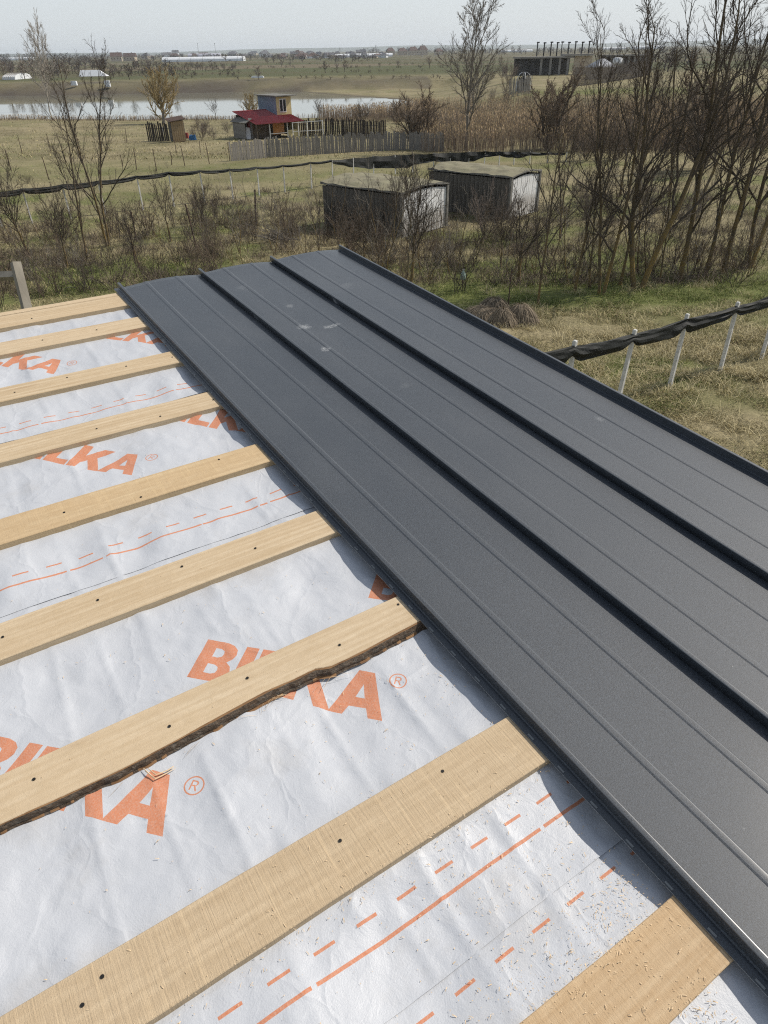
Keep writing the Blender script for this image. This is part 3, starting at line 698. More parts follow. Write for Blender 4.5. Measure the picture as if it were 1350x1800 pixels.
# ================================================================== grass blades and reeds (real geometry)
GRASS = NB('grass_blades'); g_ = GRASS; cA = g_.attr('Col'); GRASS = g_.done(cA, 0.8, spec=0.15)
def blades(name, X, Y, H, W, cols, lean, kind_label, cat, plume=None, z0=-.03, bend=.35):
    n = len(X); a = rng.uniform(0, 2 * np.pi, n); d = rng.uniform(0, 2 * np.pi, n)
    z = zt(X, Y) + z0; B = np.stack([X, Y, z], 1)
    wx = np.stack([np.cos(a), np.sin(a), a * 0], 1) * (W / 2)[:, None]
    ln = (lean * H)[:, None] * np.stack([np.cos(d), np.sin(d), d * 0], 1)
    up = np.stack([d * 0, d * 0, H], 1)
    v0 = B - wx; v1 = B + wx; m = B + ln * bend + up * .55; v2 = m - wx * .75; v3 = m + wx * .75; v4 = B + ln + up * (1 - .35 * lean)[:, None]
    if plume is None:
        V = np.stack([v0, v1, v3, v2, v4], 1).reshape(-1, 3)
        k = np.arange(n)[:, None] * 5
        F = np.concatenate([np.concatenate([k, k + 1, k + 2], 1), np.concatenate([k, k + 2, k + 3], 1), np.concatenate([k + 3, k + 2, k + 4], 1)])
        C = np.repeat(cols[:, None, :], 5, 1)
    else:
        top = v4; pw = wx * plume[0]; ph = np.stack([d * 0, d * 0, H * plume[1]], 1) + ln * .25
        V = np.stack([v0, v1, v3, v2, top - wx * .4, top + wx * .4, top + ph * .4 + pw, top + ph * .4 - pw, top + ph], 1).reshape(-1, 3)
        k = np.arange(n)[:, None] * 9; c = lambda *q: np.concatenate([k + x for x in q], 1)
        F = np.concatenate([c(0, 1, 2), c(0, 2, 3), c(3, 2, 5), c(3, 5, 4), c(4, 5, 6), c(4, 6, 7), c(7, 6, 8)])
        C = np.repeat(cols[:, None, :], 9, 1); C[:, 6:] = plume[2] * rng.uniform(.75, 1.2, (n, 1, 1))
    o = link(name, npmesh(name, V, F, GRASS, cols=C.reshape(-1, 3)))
    return tag(o, kind_label, cat, kind='stuff')
def scatter(n, pxr, pyr, keep=None):
    """random ground points seen in that picture rectangle (even over the picture, so far ones thin out)"""
    xs = rng.uniform(*pxr, n); ys = rng.uniform(*pyr, n)
    R3 = (xs[:, None] - 675) * np.array(rgt) - (ys[:, None] - 900) * np.array(upv) + F_PX * np.array(fwd)
    T = np.full(n, -7.3) / R3[:, 2] 
    for _ in range(12):
        Zg = zt(R3[:, 0] * T, R3[:, 1] * T); T = .5 * T + .5 * (Zg - CAMZ) / R3[:, 2]
    return R3[:, 0] * T, R3[:, 1] * T
def grasscol(X, Y, n):
    g = green_at(X, Y)[:, None]; r_ = rng.random((n, 1)); r2 = rng.random((n, 1))
    straw = np.array([.58, .50, .27]) * (1 - r_) ** 1.4 + np.array([.12, .10, .05]) * (1 - (1 - r_) ** 1.5)
    gr = np.array([.07, .105, .02]) * (1 - r_) + np.array([.26, .28, .10]) * r_
    return np.where(r2 < g * .9, gr, straw) * (.85 + .3 * rng.random((n, 1)))
def lawn(n, pxr, pyr, hmean, wid, lean=(.5, 1.5), dens=.6):
    X, Y = scatter(n, pxr, pyr); k = (vn(X * .9, Y * .9, 81) * .6 + vn(X * 2.3, Y * 2.3, 82) * .4) > rng.uniform(-1, 1 - dens, n)
    X, Y = X[k], Y[k]; n = len(X); cl = 1 + .8 * vn(X * 1.2, Y * 1.2, 83) + .4 * vn(X * 3, Y * 3, 84)
    H = hmean * np.clip(cl, .3, 2.2) * rng.uniform(.5, 1.3, n); W = wid * rng.uniform(.6, 1.3, n)
    return X, Y, H, W, grasscol(X, Y, n), rng.uniform(*lean, n)
parts = [lawn(190000, (900, 1500), (490, 860), .11, .010), lawn(70000, (640, 1450), (420, 560), .13, .014), lawn(55000, (-60, 660), (380, 560), .15, .017),
         lawn(30000, (-60, 1420), (270, 420), .16, .03), lawn(22000, (-60, 800), (205, 280), .2, .06, (.3, 1.0))]
X, Y, H, W, Cc, Le = [np.concatenate([p_[k] for p_ in parts]) for k in range(6)]
blades('grass', X, Y, H, W, Cc, Le, 'dry straw coloured grass with green patches over the fields', 'grass')
# taller dead tussocks along the near fence and under the trees
def tussocks(n, pts, sp, hm0):
    X = []; Y = []
    for px, py, m in pts:
        p = G(px, py)
        X.append(p.x + rng.normal(0, sp, m)); Y.append(p.y + rng.normal(0, sp, m))
    return np.concatenate(X), np.concatenate(Y)
pts = [(random.uniform(990, 1350), random.uniform(590, 700), random.randint(40, 150)) for _ in range(90)] + [(random.uniform(760, 1350), random.uniform(540, 600), random.randint(30, 90)) for _ in range(70)]
pts += [(random.uniform(-20, 640), random.uniform(375, 520), random.randint(15, 60)) for _ in range(170)] + [(random.uniform(640, 1350), random.uniform(400, 520), random.randint(15, 60)) for _ in range(150)] + [(random.uniform(950, 1350), random.uniform(560, 800), random.randint(20, 60)) for _ in range(120)]
X, Y = tussocks(0, pts, .16, .3); n = len(X)
cT = np.array([.50, .43, .25]) * rng.uniform(.55, 1.2, (n, 1))
blades('dead_tussocks', X, Y, rng.uniform(.15, .42, n), rng.uniform(.006, .012, n), cT, rng.uniform(.5, 1.6, n), 'bleached dead grass tussocks along the near netting fence', 'grass', bend=.5)
pts = [(random.uniform(350, 1350), random.uniform(325, 500), random.randint(40, 170)) for _ in range(330)] + [(random.uniform(-20, 420), random.uniform(400, 520), random.randint(40, 120)) for _ in range(120)]
X, Y = tussocks(0, pts, .40, .3); n = len(X)
cT = np.array([.135, .105, .08]) * rng.uniform(.5, 1.5, (n, 1))
blades('dead_stalks', X, Y, rng.uniform(.15, .65, n), rng.uniform(.010, .018, n), cT, rng.uniform(.3, 1.5, n), 'tangled brown dead stalks and brambles in the rough ground around the sheds', 'dead stalks', bend=.5)
# reeds by the lake
def reeds(n, pxr, pyr, h0, w0, edge=None):
    X, Y = scatter(n, pxr, pyr)
    s = np.where((Y > 130) & (Y < 330), inpoly_dist(X, Y, LAKE), -50)
    k = s < 1.5
    if edge: k &= (s > -edge)
    k &= (vn(X * .12, Y * .12, 91) + .5 * vn(X * .6, Y * .6, 92)) > rng.uniform(-1.3, .1, n)
    X, Y = X[k], Y[k]; n = len(X)
    H = h0 * rng.uniform(.65, 1.15, n) * (1 + .15 * vn(X * .15, Y * .15, 93)); W = w0 * rng.uniform(.7, 1.3, n)
    t = rng.random((n, 1)); c = np.array([.31, .245, .17]) * (1 - t) + np.array([.16, .122, .10]) * t
    return X, Y, H, W, c, rng.uniform(.02, .22, n)
parts = [reeds(34000, (740, 1420), (186, 268), 2.1, .05), reeds(9000, (560, 760), (186, 214), 2.0, .06), reeds(15000, (-20, 560), (190, 214), .75, .07, 9), reeds(4000, (-300, 0), (190, 214), .75, .07, 9)]
X, Y, H, W, Cc, Le = [np.concatenate([p_[k] for p_ in parts]) for k in range(6)]
blades('reed_bed', X, Y, H, W, Cc, Le, 'tan and mauve dead reeds along the lake edge and marsh', 'reeds', plume=(1.6, .16, np.array([.52, .39, .235])), bend=.2)

# ================================================================== bare trees
def barkmat(name, c, lichen=None):
    b = NB(name); o = b.obj(); n = b.noise(b.mapv(o, (6, 6, 1.5)), 1.0, 4, .7)
    cc = b.mix(n, tuple(q * .6 for q in c), tuple(q * 1.35 for q in c))
    if lichen:
        m = b.noise(o, 1.1, 3, .6); m2 = b.noise(o, 14, 3, .7)
        zf = b.ramp(b.math('MULTIPLY', b.sep(o)[2], .30), [(0.0, 1.0), (1.0, 0.25)])
        cc = b.mix(b.math('MULTIPLY', b.math('MULTIPLY', b.ramp(m, [(0.38, 0.1), (0.6, 1.0)]), b.ramp(m2, [(0.35, 0.3), (0.6, 1.0)])), zf), cc, lichen)
    return b.done(cc, .95, b.bump(n, .5, .01), spec=.1)
BK_GREY = barkmat('grey_bark', (0.19, 0.17, 0.145)); BK_DARK = barkmat('dark_bark', (0.085, 0.07, 0.056))
BK_LICH = barkmat('lichen_bark', (0.095, 0.078, 0.058), (0.30, 0.205, 0.06)); BK_BROWN = barkmat('brown_twigs', (0.165, 0.128, 0.095))
BK_WILLOW = barkmat('willow_twigs', (0.32, 0.25, 0.13)); BK_PALE = barkmat('pale_bark', (0.36, 0.32, 0.27)); BK_MAUVE = barkmat('mauve_twigs', (0.175, 0.145, 0.125))
def tubes(lines, sides):
    """lines: list of (pts(k,3), rad(k)); returns V,F"""
    Vs = []; Fs = []; off = 0; by = {}
    for P, r_ in lines: by.setdefault(len(r_), []).append((P, r_))
    for k, L in by.items():
        P = np.array([l[0] for l in L]); r_ = np.array([l[1] for l in L]); n = len(L)
        T = np.empty_like(P); T[:, 1:-1] = P[:, 2:] - P[:, :-2]; T[:, 0] = P[:, 1] - P[:, 0]; T[:, -1] = P[:, -1] - P[:, -2]
        T /= np.linalg.norm(T, axis=2, keepdims=True) + 1e-9
        ref = np.where(np.abs(T[..., 2:3]) < .85, np.array([0, 0, 1.]), np.array([1., 0, 0]))
        a = np.cross(T, ref); a /= np.linalg.norm(a, axis=2, keepdims=True) + 1e-9; b_ = np.cross(T, a)
        th = 2 * np.pi * np.arange(sides) / sides
        V = P[:, :, None, :] + r_[:, :, None, None] * (a[:, :, None, :] * np.cos(th)[None, None, :, None] + b_[:, :, None, :] * np.sin(th)[None, None, :, None])
        Vs.append(V.reshape(-1, 3))
        base = off + (np.arange(n)[:, None, None] * k + np.arange(k - 1)[None, :, None]) * sides + np.arange(sides)[None, None, :]
        nx = off + (np.arange(n)[:, None, None] * k + np.arange(k - 1)[None, :, None]) * sides + ((np.arange(sides) + 1) % sides)[None, None, :]
        Fs.append(np.stack([base, nx, nx + sides, base + sides], -1).reshape(-1, 4)); off += n * k * sides
    return np.concatenate(Vs), np.concatenate(Fs)
def grow(seed, height, r0, levels, lean=(0, 0), trunkfrac=1.0, wob=.12, stems=1, spread=.5, tup=.09):
    """levels: list of dict(n, len, ang, seg, up, start, rmin). returns trunk lines, crown lines by level"""
    g = np.random.default_rng(seed); trunk = []; crown = [[] for _ in levels]
    def line(p, d, L, seg, r_a, r_b, up, wb):
        P = [p]; d = d / np.linalg.norm(d)
        for k in range(seg):
            d = d + g.normal(0, wb, 3) + np.array([0, 0, up]); d /= np.linalg.norm(d); P.append(P[-1] + d * L / seg)
        t = np.linspace(0, 1, seg + 1); return np.array(P), r_a * (1 - t) ** .8 + r_b * t
    def kids(P, r_, L, lv):
        if lv >= len(levels): return
        q = levels[lv]; n = max(1, int(q['n'] * g.uniform(.75, 1.25))); ph = g.uniform(0, 6.28)
        for k in range(n):
            t = q.get('start', .3) + (1 - q.get('start', .3)) * ((k + g.uniform(.1, .9)) / n); f = t * (len(P) - 1); i = min(int(f), len(P) - 2)
            p = P[i] + (P[i + 1] - P[i]) * (f - i); d = P[i + 1] - P[i]; d /= np.linalg.norm(d)
            ph += 2.4 + g.normal(0, .4); a = np.cross(d, [0, 0, 1.] if abs(d[2]) < .9 else [1., 0, 0]); a /= np.linalg.norm(a); b_ = np.cross(d, a)
            an = q['ang'] * g.uniform(.7, 1.3); dd = d * math.cos(an) + (a * math.cos(ph) + b_ * math.sin(ph)) * math.sin(an)
            LL = L * q['len'] * g.uniform(.6, 1.2) * (1 - q.get('tl', .5) * (t - q.get('start', .3)))
            rr = max(r_[i] * q.get('rr', .55), q['rmin']); Pn, rn = line(p, dd, LL, q['seg'], rr, max(rr * .25, q['rmin'] * .6), q.get('up', .05), q.get('wob', .14))
            crown[lv].append((Pn, rn)); kids(Pn, rn, LL, lv + 1)
    for s in range(stems):
        d = np.array([lean[0], lean[1], 1.0])
        p = np.zeros(3)
        if stems > 1:
            a = 6.28 * s / stems + g.uniform(-.5, .5); d = d + np.array([math.cos(a), math.sin(a), 0]) * spread * g.uniform(.5, 1.2); p = np.array([math.cos(a), math.sin(a), 0]) * r0 * 1.2
        L = height * trunkfrac * (g.uniform(.75, 1.0) if s else 1); P, r_ = line(p - np.array([0, 0, .15]), d, L, 10, r0 * (g.uniform(.7, 1) if s else 1), max(r0 * .12, levels[-1]['rmin']), tup, wob * .5)
        if stems == 1: r_[0] *= 1.35
        trunk.append((P, r_)); kids(P, r_, L, 0)
    return trunk, crown
_tc = {}
def tree_meshes(key, seed, mat_t, mat_c, *a, **k):
    if key in _tc: return _tc[key]
    tr, cr = grow(seed, *a, **k); V, F = tubes(tr, 8); mt_ = npmesh('trunk', V, F, mat_t, smooth=True)
    Vs = []; Fs = []; off = 0
    for lv, L in enumerate(cr):
        if not L: continue
        V, F = tubes(L, [6, 4, 3, 3][min(lv, 3)] if len(cr) > 2 else [4, 3][min(lv, 1)]); Vs.append(V); Fs.append(F + off); off += len(V)
    mc = npmesh('crown', np.concatenate(Vs), np.concatenate(Fs), mat_c, smooth=False)
    _tc[key] = (mt_, mc); return _tc[key]
def put_tree(meshes, loc, label, cat='tree', name='bare_tree', group=None, rz=0.0, s=1.0, sz=None, tilt=(0, 0), crown_mesh_name='crown'):
    e = empty(name, loc, label, cat, group); e.rotation_euler = (tilt[0], tilt[1], rz); e.scale = (s, s, sz or s)
    link('trunk' if cat == 'tree' else 'stem', meshes[0], e); link(crown_mesh_name if cat == 'tree' else 'twigs', meshes[1], e)
    return e
def place(meshes, px, py, top, label, s_ref, dx=0, cat='tree', name='bare_tree', group=None, rz=None, fat=1.0, pt=None):
    """stand a tree on the ground; its height is taken so that its top comes level with picture row top; dx: lean, metres per metre"""
    p = pt or G(px, py); h = upto(p, top) if top is not None else s_ref
    s = h / s_ref; e = empty(name, p, label, cat, group)
    rz = random.uniform(0, 6.28) if rz is None else rz
    e.matrix_world = Matrix.Translation(p) @ Matrix.Rotation(math.atan(dx), 4, 'Y') @ Matrix.Rotation(rz, 4, 'Z') @ Matrix.Diagonal((s * fat, s * fat, s, 1))
    link('trunk' if cat == 'tree' else 'stem', meshes[0], e); link('crown' if cat == 'tree' else 'twigs', meshes[1], e); return e
lv = lambda n, len_, ang, seg, rmin, **k: dict(n=n, len=len_, ang=ang, seg=seg, rmin=rmin, **k)
# kinds; heights in metres
T_BIG = tree_meshes('big', 3, BK_GREY, BK_GREY, 15, .18, [lv(20, .66, .78, 8, .030, up=.13, start=.16, tl=.62), lv(12, .42, .55, 5, .018, up=.09, start=.15), lv(9, .42, .50, 3, .0135, up=.07, start=.12), lv(5, .5, .45, 1, .011, start=.2)], trunkfrac=.80, tup=.2)
T_POP = tree_meshes('pop', 5, BK_PALE, BK_PALE, 18, .17, [lv(22, .52, .62, 6, .045, up=.12, start=.16, tl=.62), lv(11, .42, .5, 4, .026, up=.08, start=.15), lv(9, .45, .5, 3, .020, up=.05)], trunkfrac=.80, tup=.25)
T_WIL = tree_meshes('wil', 8, BK_GREY, BK_WILLOW, 11, .24, [lv(26, 1.05, 1.0, 8, .045, up=.17, start=.10, tl=.8), lv(13, .36, .6, 4, .028, up=.12, start=.12), lv(12, .42, .5, 3, .020, up=.08, start=.1)], trunkfrac=.6, tup=.25)
T_WIL2 = tree_meshes('wil2', 9, BK_DARK, BK_BROWN, 8, .10, [lv(15, .55, .5, 6, .022, up=.13, start=.06, tl=.5), lv(11, .42, .5, 4, .013, up=.10, start=.12), lv(10, .42, .45, 3, .010, up=.07, start=.1)], trunkfrac=.72, stems=4, spread=.4)
T_ORCH = [tree_meshes('or%d' % k, 20 + k, BK_LICH, BK_DARK, 5, .075, [lv(9, 1.25, .62, 6, .016, up=.14, start=.55, tl=.6), lv(9, .45, .6, 5, .009, up=.07, start=.15), lv(8, .45, .6, 3, .006, up=.04, start=.1), lv(3, .5, .5, 2, .003, start=.3)], trunkfrac=.42) for k in range(3)]
T_SLIM = [tree_meshes('sl%d' % k, 30 + k, BK_LICH, BK_DARK, 9, .082, [lv(12, .46, .52, 8, .011, up=.10, start=.16, tl=.75, wob=.17), lv(9, .42, .55, 4, .0065, up=.07, start=.12, wob=.17), lv(7, .42, .55, 3, .0045, up=.04, start=.1), lv(3, .5, .5, 1, .0036, start=.3)], stems=1 + (k % 2), spread=.22, wob=.13, tup=.10) for k in range(5)]
T_SAP = [tree_meshes('sp%d' % k, 40 + k, BK_LICH, BK_GREY, 4, .026, [lv(10, .36, .55, 5, .007, up=.07, start=.25, wob=.2), lv(6, .42, .6, 3, .005, up=.03, start=.15)], stems=1 + k % 2, spread=.2, wob=.2, tup=.05) for k in range(4)]
S_SHR = [tree_meshes('sh%d' % k, 50 + k, BK_DARK, (BK_DARK, BK_BROWN, BK_GREY)[k % 3], 1.6, .013, [lv(6, .55, .5, 5, .0055, up=.06, start=.12, wob=.22), lv(5, .45, .6, 3, .0042, up=.03, start=.1, wob=.2), lv(3, .5, .5, 2, .0034, start=.3)], stems=4 + k, spread=.45, wob=.3, tup=.05) for k in range(5)]
S_MAU = [tree_meshes('ma%d' % k, 60 + k, BK_DARK, (BK_MAUVE, BK_BROWN)[k % 2], 2.6, .02, [lv(10, .5, .5, 4, .010, up=.07, start=.1), lv(10, .45, .5, 3, .007, up=.04, start=.1)], stems=9, spread=.6, wob=.22, tup=.03) for k in range(3)]
T_FAR = [tree_meshes('fa%d' % k, 70 + k, BK_DARK, (BK_BROWN, BK_MAUVE, BK_DARK)[k % 3], 6, .14, [lv(11, .7, .7, 3, .05, up=.08, start=.15, tl=.6), lv(10, .5, .6, 2, .035, up=.04, start=.1), lv(6, .5, .6, 1, .028, start=.1)], trunkfrac=.75) for k in range(3)]

# the single trees one can pick out
TR = [
 (T_BIG, 818, 264, -35, 'tallest bare tree with grey spreading branches, standing in the reeds behind the two sheds', 15, -.04, 1.0),
 (T_POP, 88, 206, 18, 'tall slim pale bare tree rising over the left end of the lake', 18, .12, .85),
 (T_WIL, 288, 217, 96, 'rounded yellowish brown bare willow on the near shore left of the red roofed shack', 10.4, 0, 1.15),
 (T_WIL2, 962, 262, 86, 'dense brown twiggy tree behind the right hand shed, in front of the far concrete frame', 8, .03, 1.7),
 (T_WIL2, 735, 262, 130, 'low brown twiggy tree at the right end of the lake beside the tallest tree', 8, -.05, 1.7),
 (T_WIL2, 1230, 300, 60, 'brown twiggy tree in the thicket near the right edge of the picture', 8, .0, 1.6),
 (T_SLIM[1], 190, 432, 118, 'two stemmed bare tree with lichen on its trunk, tallest of the left orchard', 8.3, .10, .85),
 (T_SLIM[0], 153, 455, 168, 'thin leaning bare tree just left of the two stemmed orchard tree', 8.6, .0, .8),
 (T_ORCH[0], 301, 424, 285, 'small bare fruit tree with an upright fan of twigs in front of the netting fence', 4.7, -.03, .9),
 (T_ORCH[1], 52, 448, 258, 'small bare fruit tree at the left edge with a spreading crown', 4.7, -.1, 1.0),
 (T_ORCH[2], 356, 415, 300, 'low thin fruit tree right of the upright fruit tree', 4.7, .03, .7),
 (T_ORCH[1], 722, 500, 250, 'fruit tree with orange lichened trunk in front of the nearer shed', 4.7, .02, .9),
 (T_ORCH[0], 913, 494, 310, 'bare fruit tree with short thick black trunk in front of the right shed', 4.7, -.02, 1.35),
 (T_SLIM[0], 946, 536, 185, 'thin upright tree with ochre lichened trunk beside the black trunked fruit tree', 8.6, .05, .8),
 (T_SLIM[1], 1057, 518, 70, 'forked tree whose two trunks part low down, right of the straw heaps', 8.3, .02, .85),
 (T_SLIM[3], 1121, 508, -60, 'thickest lichen covered tree of the right row', 8.6, .0, 1.15),
 (T_SLIM[0], 1160, 497, 270, 'slender crooked young tree just right of the thickest lichen covered tree', 8.6, .0, .8),
 (T_SLIM[2], 1193, 492, -90, 'tree with several stems by the mossy strip, right of the slender crooked one', 8.4, .03, 1.0),
 (T_SLIM[4], 1272, 478, -50, 'dark trunked tree second from the right edge in the row', 8.3, .0, 1.0),
 (T_SLIM[3], 1318, 470, -90, 'dark bare tree at the right edge of the row', 8.6, .02, 1.0),
 (T_SLIM[0], 836 + 200, 505, 240, 'thin young tree with a bare trunk between the forked tree and the thin upright tree', 8.6, -.02, .7),
 (T_SLIM[4], 1090, 345, 120, 'dark tree in the back row behind the forked tree', 8.3, .03, 1.0),
 (T_SLIM[2], 1116, 340, 105, 'dark several stemmed tree in the back row, right of its neighbour', 8.4, .0, 1.0),
 (T_SLIM[1], 1225, 360, 30, 'tall dark tree in the back row behind the several stemmed tree', 8.3, -.02, 1.1),
 (T_SLIM[2], 1175, 345, 80, 'bare tree with many fine twigs in the middle of the back row', 8.4, .0, 1.1),
 (T_SLIM[2], 1010, 512, 150, 'slim upright tree halfway between the thin upright tree and the forked tree', 8.6, .0, .8),
 (T_SLIM[0], 1090, 500, 110, 'slim dark tree between the forked tree and the thickest tree', 8.6, .0, .8),
 (T_SLIM[4], 1240, 480, -40, 'slim tree left of the dark trunked tree near the right edge', 8.6, .0, .85),
 (T_SLIM[1], 985, 420, 190, 'slim tree standing in the waste ground just right of the sheds', 8.6, .0, .8),
 (T_SLIM[0], 1050, 400, 170, 'taller slim tree in the waste ground right of the sheds', 8.6, .0, .8),
 (T_ORCH[1], 880, 470, 330, 'small spreading tree left of the black trunked fruit tree', 4.7, .0, .9),
 (T_ORCH[2], 640, 470, 330, 'small twiggy tree in front of the dark side of the nearer shed', 4.7, .0, 1.0),
 (T_ORCH[0], 560, 455, 330, 'small twiggy tree beyond the cut branches, left of the nearer shed', 4.7, .0, .9),
 (T_ORCH[1], 118, 470, 300, 'small bare fruit tree between the left edge tree and the thin orchard tree', 4.7, .0, .9),
 (T_ORCH[2], 245, 470, 330, 'small bare fruit tree right of the two stemmed orchard tree', 4.7, .0, .9),
 (T_ORCH[2], 690, 430, 270, 'thin small tree close against the dark side of the nearer shed', 4.7, .05, .8),
 (T_ORCH[0], 380, 212, 168, 'small bare tree on the shore between the willow and the shack', 4.7, .0, 1.3),
 (T_ORCH[1], 560, 214, 168, 'small bare tree on the shore just right of the shack', 4.7, .0, 1.1),
 (T_ORCH[2], 640, 236, 168, 'small bare tree growing behind the dark reed fence right of the shack', 4.7, .0, 1.3),
 (T_WIL, 442, 218, 150, 'small brown bare tree on the shore behind the shack', 10.4, .0, 1.0),
]
for k, (m, px, py, top, label, sr, dx, fat) in enumerate(TR):
    place(m, px, py, top, label, sr, dx, fat=fat, rz=(k * 1.7) % 6.28, name='willow_tree' if 'willow' in label else 'bare_tree')

# shrubs and saplings, by area
def shrubs(n, pxr, pyr, hr, protos, label, group, ref, fat=(.6, 1.05), slope=0):
    for k in range(n):
        px = random.uniform(*pxr); py = random.uniform(*pyr) + slope * (px - pxr[0])
        p = G(px, py); h = random.uniform(*hr); m = random.choice(protos); f = random.uniform(*fat)
        e = empty('bare_shrub', p, label, 'shrub', group)
        e.matrix_world = Matrix.Translation(p) @ Matrix.Rotation(random.uniform(0, 6.28), 4, 'Z') @ Matrix.Diagonal((h / ref * f, h / ref * f, h / ref, 1))
        link('stem', m[0], e); link('twigs', m[1], e)
shrubs(64, (-20, 420), (425, 545), (.9, 2.3), S_SHR, 'leafless dark shrub in the orchard strip just beyond the roof at left', 'shrubs beyond the far left roof edge', 1.6, slope=-.12)
shrubs(44, (340, 640), (375, 445), (.8, 2.0), S_SHR, 'leafless grey shrub in the rough ground left of the nearer shed', 'shrubs left of the sheds', 1.6)
shrubs(36, (590, 820), (405, 475), (.9, 2.0), S_SHR, 'leafless shrub growing against the sheds', 'shrubs against the sheds', 1.6)
shrubs(52, (680, 1340), (430, 520), (.7, 2.0), S_SHR, 'leafless shrub in the undergrowth below the right row of trees', 'undergrowth of the right row', 1.6, slope=-.02)
shrubs(34, (800, 1380), (330, 420), (.9, 2.0), S_SHR + S_MAU[:1], 'leafless mauve brown shrub in the waste ground right of the sheds', 'shrubs right of the sheds', 1.8)
shrubs(30, (990, 1420), (215, 300), (2.2, 4.2), S_MAU, 'tall leafless shrub in the mauve brown thicket at right', 'thicket shrubs at right', 2.6)
shrubs(12, (690, 800), (215, 250), (2.0, 4.0), S_MAU, 'leafless shrub at the right end of the lake', 'shrubs at the end of the lake', 2.6)
shrubs(12, (330, 420), (228, 246), (1.0, 2.2), S_MAU, 'leafless shrub in the yard left of the red roofed shack', 'shrubs by the shack', 2.6)
shrubs(12, (1120, 1420), (130, 200), (2.5, 5.0), S_MAU, 'leafless shrub on the embankment behind the thicket at right', 'shrubs on the embankment', 2.6)
shrubs(10, (860, 930), (130, 200), (3, 6), S_MAU, 'leafless shrub beside the far wooden fence', 'shrubs beside the far fence', 2.6)
shrubs(14, (-10, 330), (230, 330), (.4, .9), S_SHR, 'low leafless weed tuft in the meadow at left', 'weed tufts in the meadow', 1.6)

for k in range(64):
    px = random.uniform(650, 1340) if k < 30 else random.uniform(20, 860); p = G(px, random.uniform(455, 515) - .015 * (px - 650) if k < 30 else random.uniform(400, 470)); h = random.uniform(2.0, 5.0) if k < 30 else random.uniform(1.6, 3.8); m = random.choice(T_SAP)
    e = empty('sapling', p, 'thin leafless sapling among the larger trees of the right row' if k < 30 else 'thin leafless sapling in front of the sheds and the left meadow', 'sapling', 'saplings in the right row' if k < 30 else 'saplings left of the sheds')
    e.matrix_world = Matrix.Translation(p) @ Matrix.Rotation(random.gauss(0, .06), 4, 'Y') @ Matrix.Rotation(random.uniform(0, 6.28), 4, 'Z') @ Matrix.Diagonal((h / 4.2,) * 3 + (1,))
    link('trunk', m[0], e); link('crown', m[1], e)

# pile of cut branches beside the roof edge
b1 = BK_GREY
p0 = G(505, 425); L = []
for k in range(70):
    a = random.gauss(2.6, .5); q = np.array([p0.x + random.gauss(0, .5), p0.y + random.gauss(0, .4), p0.z + random.uniform(.02, .35)]); d = np.array([math.cos(a), math.sin(a) * .5, random.uniform(.0, .5)])
    P = [q]
    for j in range(5): d = d + rng.normal(0, .12, 3); P.append(P[-1] + d * random.uniform(.25, .42))
    L.append((np.array(P), np.linspace(random.uniform(.010, .02), .004, 6)))
V, F = tubes(L, 4); o = link('branch_pile', npmesh('branch_pile', V, F, b1)); tag(o, 'pile of cut grey branches lying beyond the far edge of the dark sheets', 'branch pile', kind='stuff')

# ================================================================== fences
CONC = simple('pale_concrete_post', (0.52, 0.515, 0.49), .25, 14, bump=.004)
NETM = simple('black_shade_net', (0.012, 0.014, 0.013), .5, 25, bump=.01, rough=.7)
SLATM = simple('weathered_grey_slat', (0.20, 0.185, 0.165), .45, 3, bump=.01, stretch=(4, 4, 1)); SLATD = simple('dark_old_slat', (0.045, 0.036, 0.028), .5, 3, stretch=(4, 4, 1))
RUSTY = simple('rusty_stake', (0.07, 0.045, 0.035), .4, 8)
def netband(pts, hgt, drop, thick=.05, seed=1, step=.08, slack=.1):
    """gathered net along pts (tops at the posts); hgt list: band height at each point"""
    P = []; Hh = []; D = []
    for k in range(len(pts) - 1):
        a, b_ = Vector(pts[k]), Vector(pts[k + 1]); n = max(3, int((b_ - a).length / step))
        for j in range(n):
            t = j / n; q = a.lerp(b_, t); q.z -= slack * 4 * t * (1 - t); P.append(q)
            pin = 1 - .42 * math.exp(-(min(t, 1 - t) * (b_ - a).length / .14) ** 2)
            Hh.append((hgt[k] * (1 - t) + hgt[k + 1] * t) * pin)
    P.append(Vector(pts[-1])); Hh.append(hgt[-1]); n = len(P); m = 16; V = []
    for k in range(n):
        t = (P[min(k + 1, n - 1)] - P[max(k - 1, 0)]).normalized(); s = Vector((t.y, -t.x, 0)).normalized()
        for j in range(m):
            a = 2 * math.pi * j / m; fold = .35 * vn(np.array([k * .06 + j * .25]), np.array([j * 1.9 + seed]), seed)[0] + .3 * vn(np.array([k * .25]), np.array([j * 2.3]), seed + 1)[0]
            V.append(P[k] + s * math.sin(a) * thick * (1 + fold * 1.6) + Vector((0, 0, -Hh[k] / 2 + math.cos(a) * Hh[k] / 2 * (1 + fold * .35))))
    F = [(k * m + j, k * m + (j + 1) % m, (k + 1) * m + (j + 1) % m, (k + 1) * m + j) for k in range(n - 1) for j in range(m)] + [tuple(range(m))[::-1], tuple(range((n - 1) * m, n * m))]
    me = bpy.data.meshes.new('rolled_net'); me.from_pydata([tuple(v) for v in V], [], F); me.materials.append(NETM); me.update(); return me
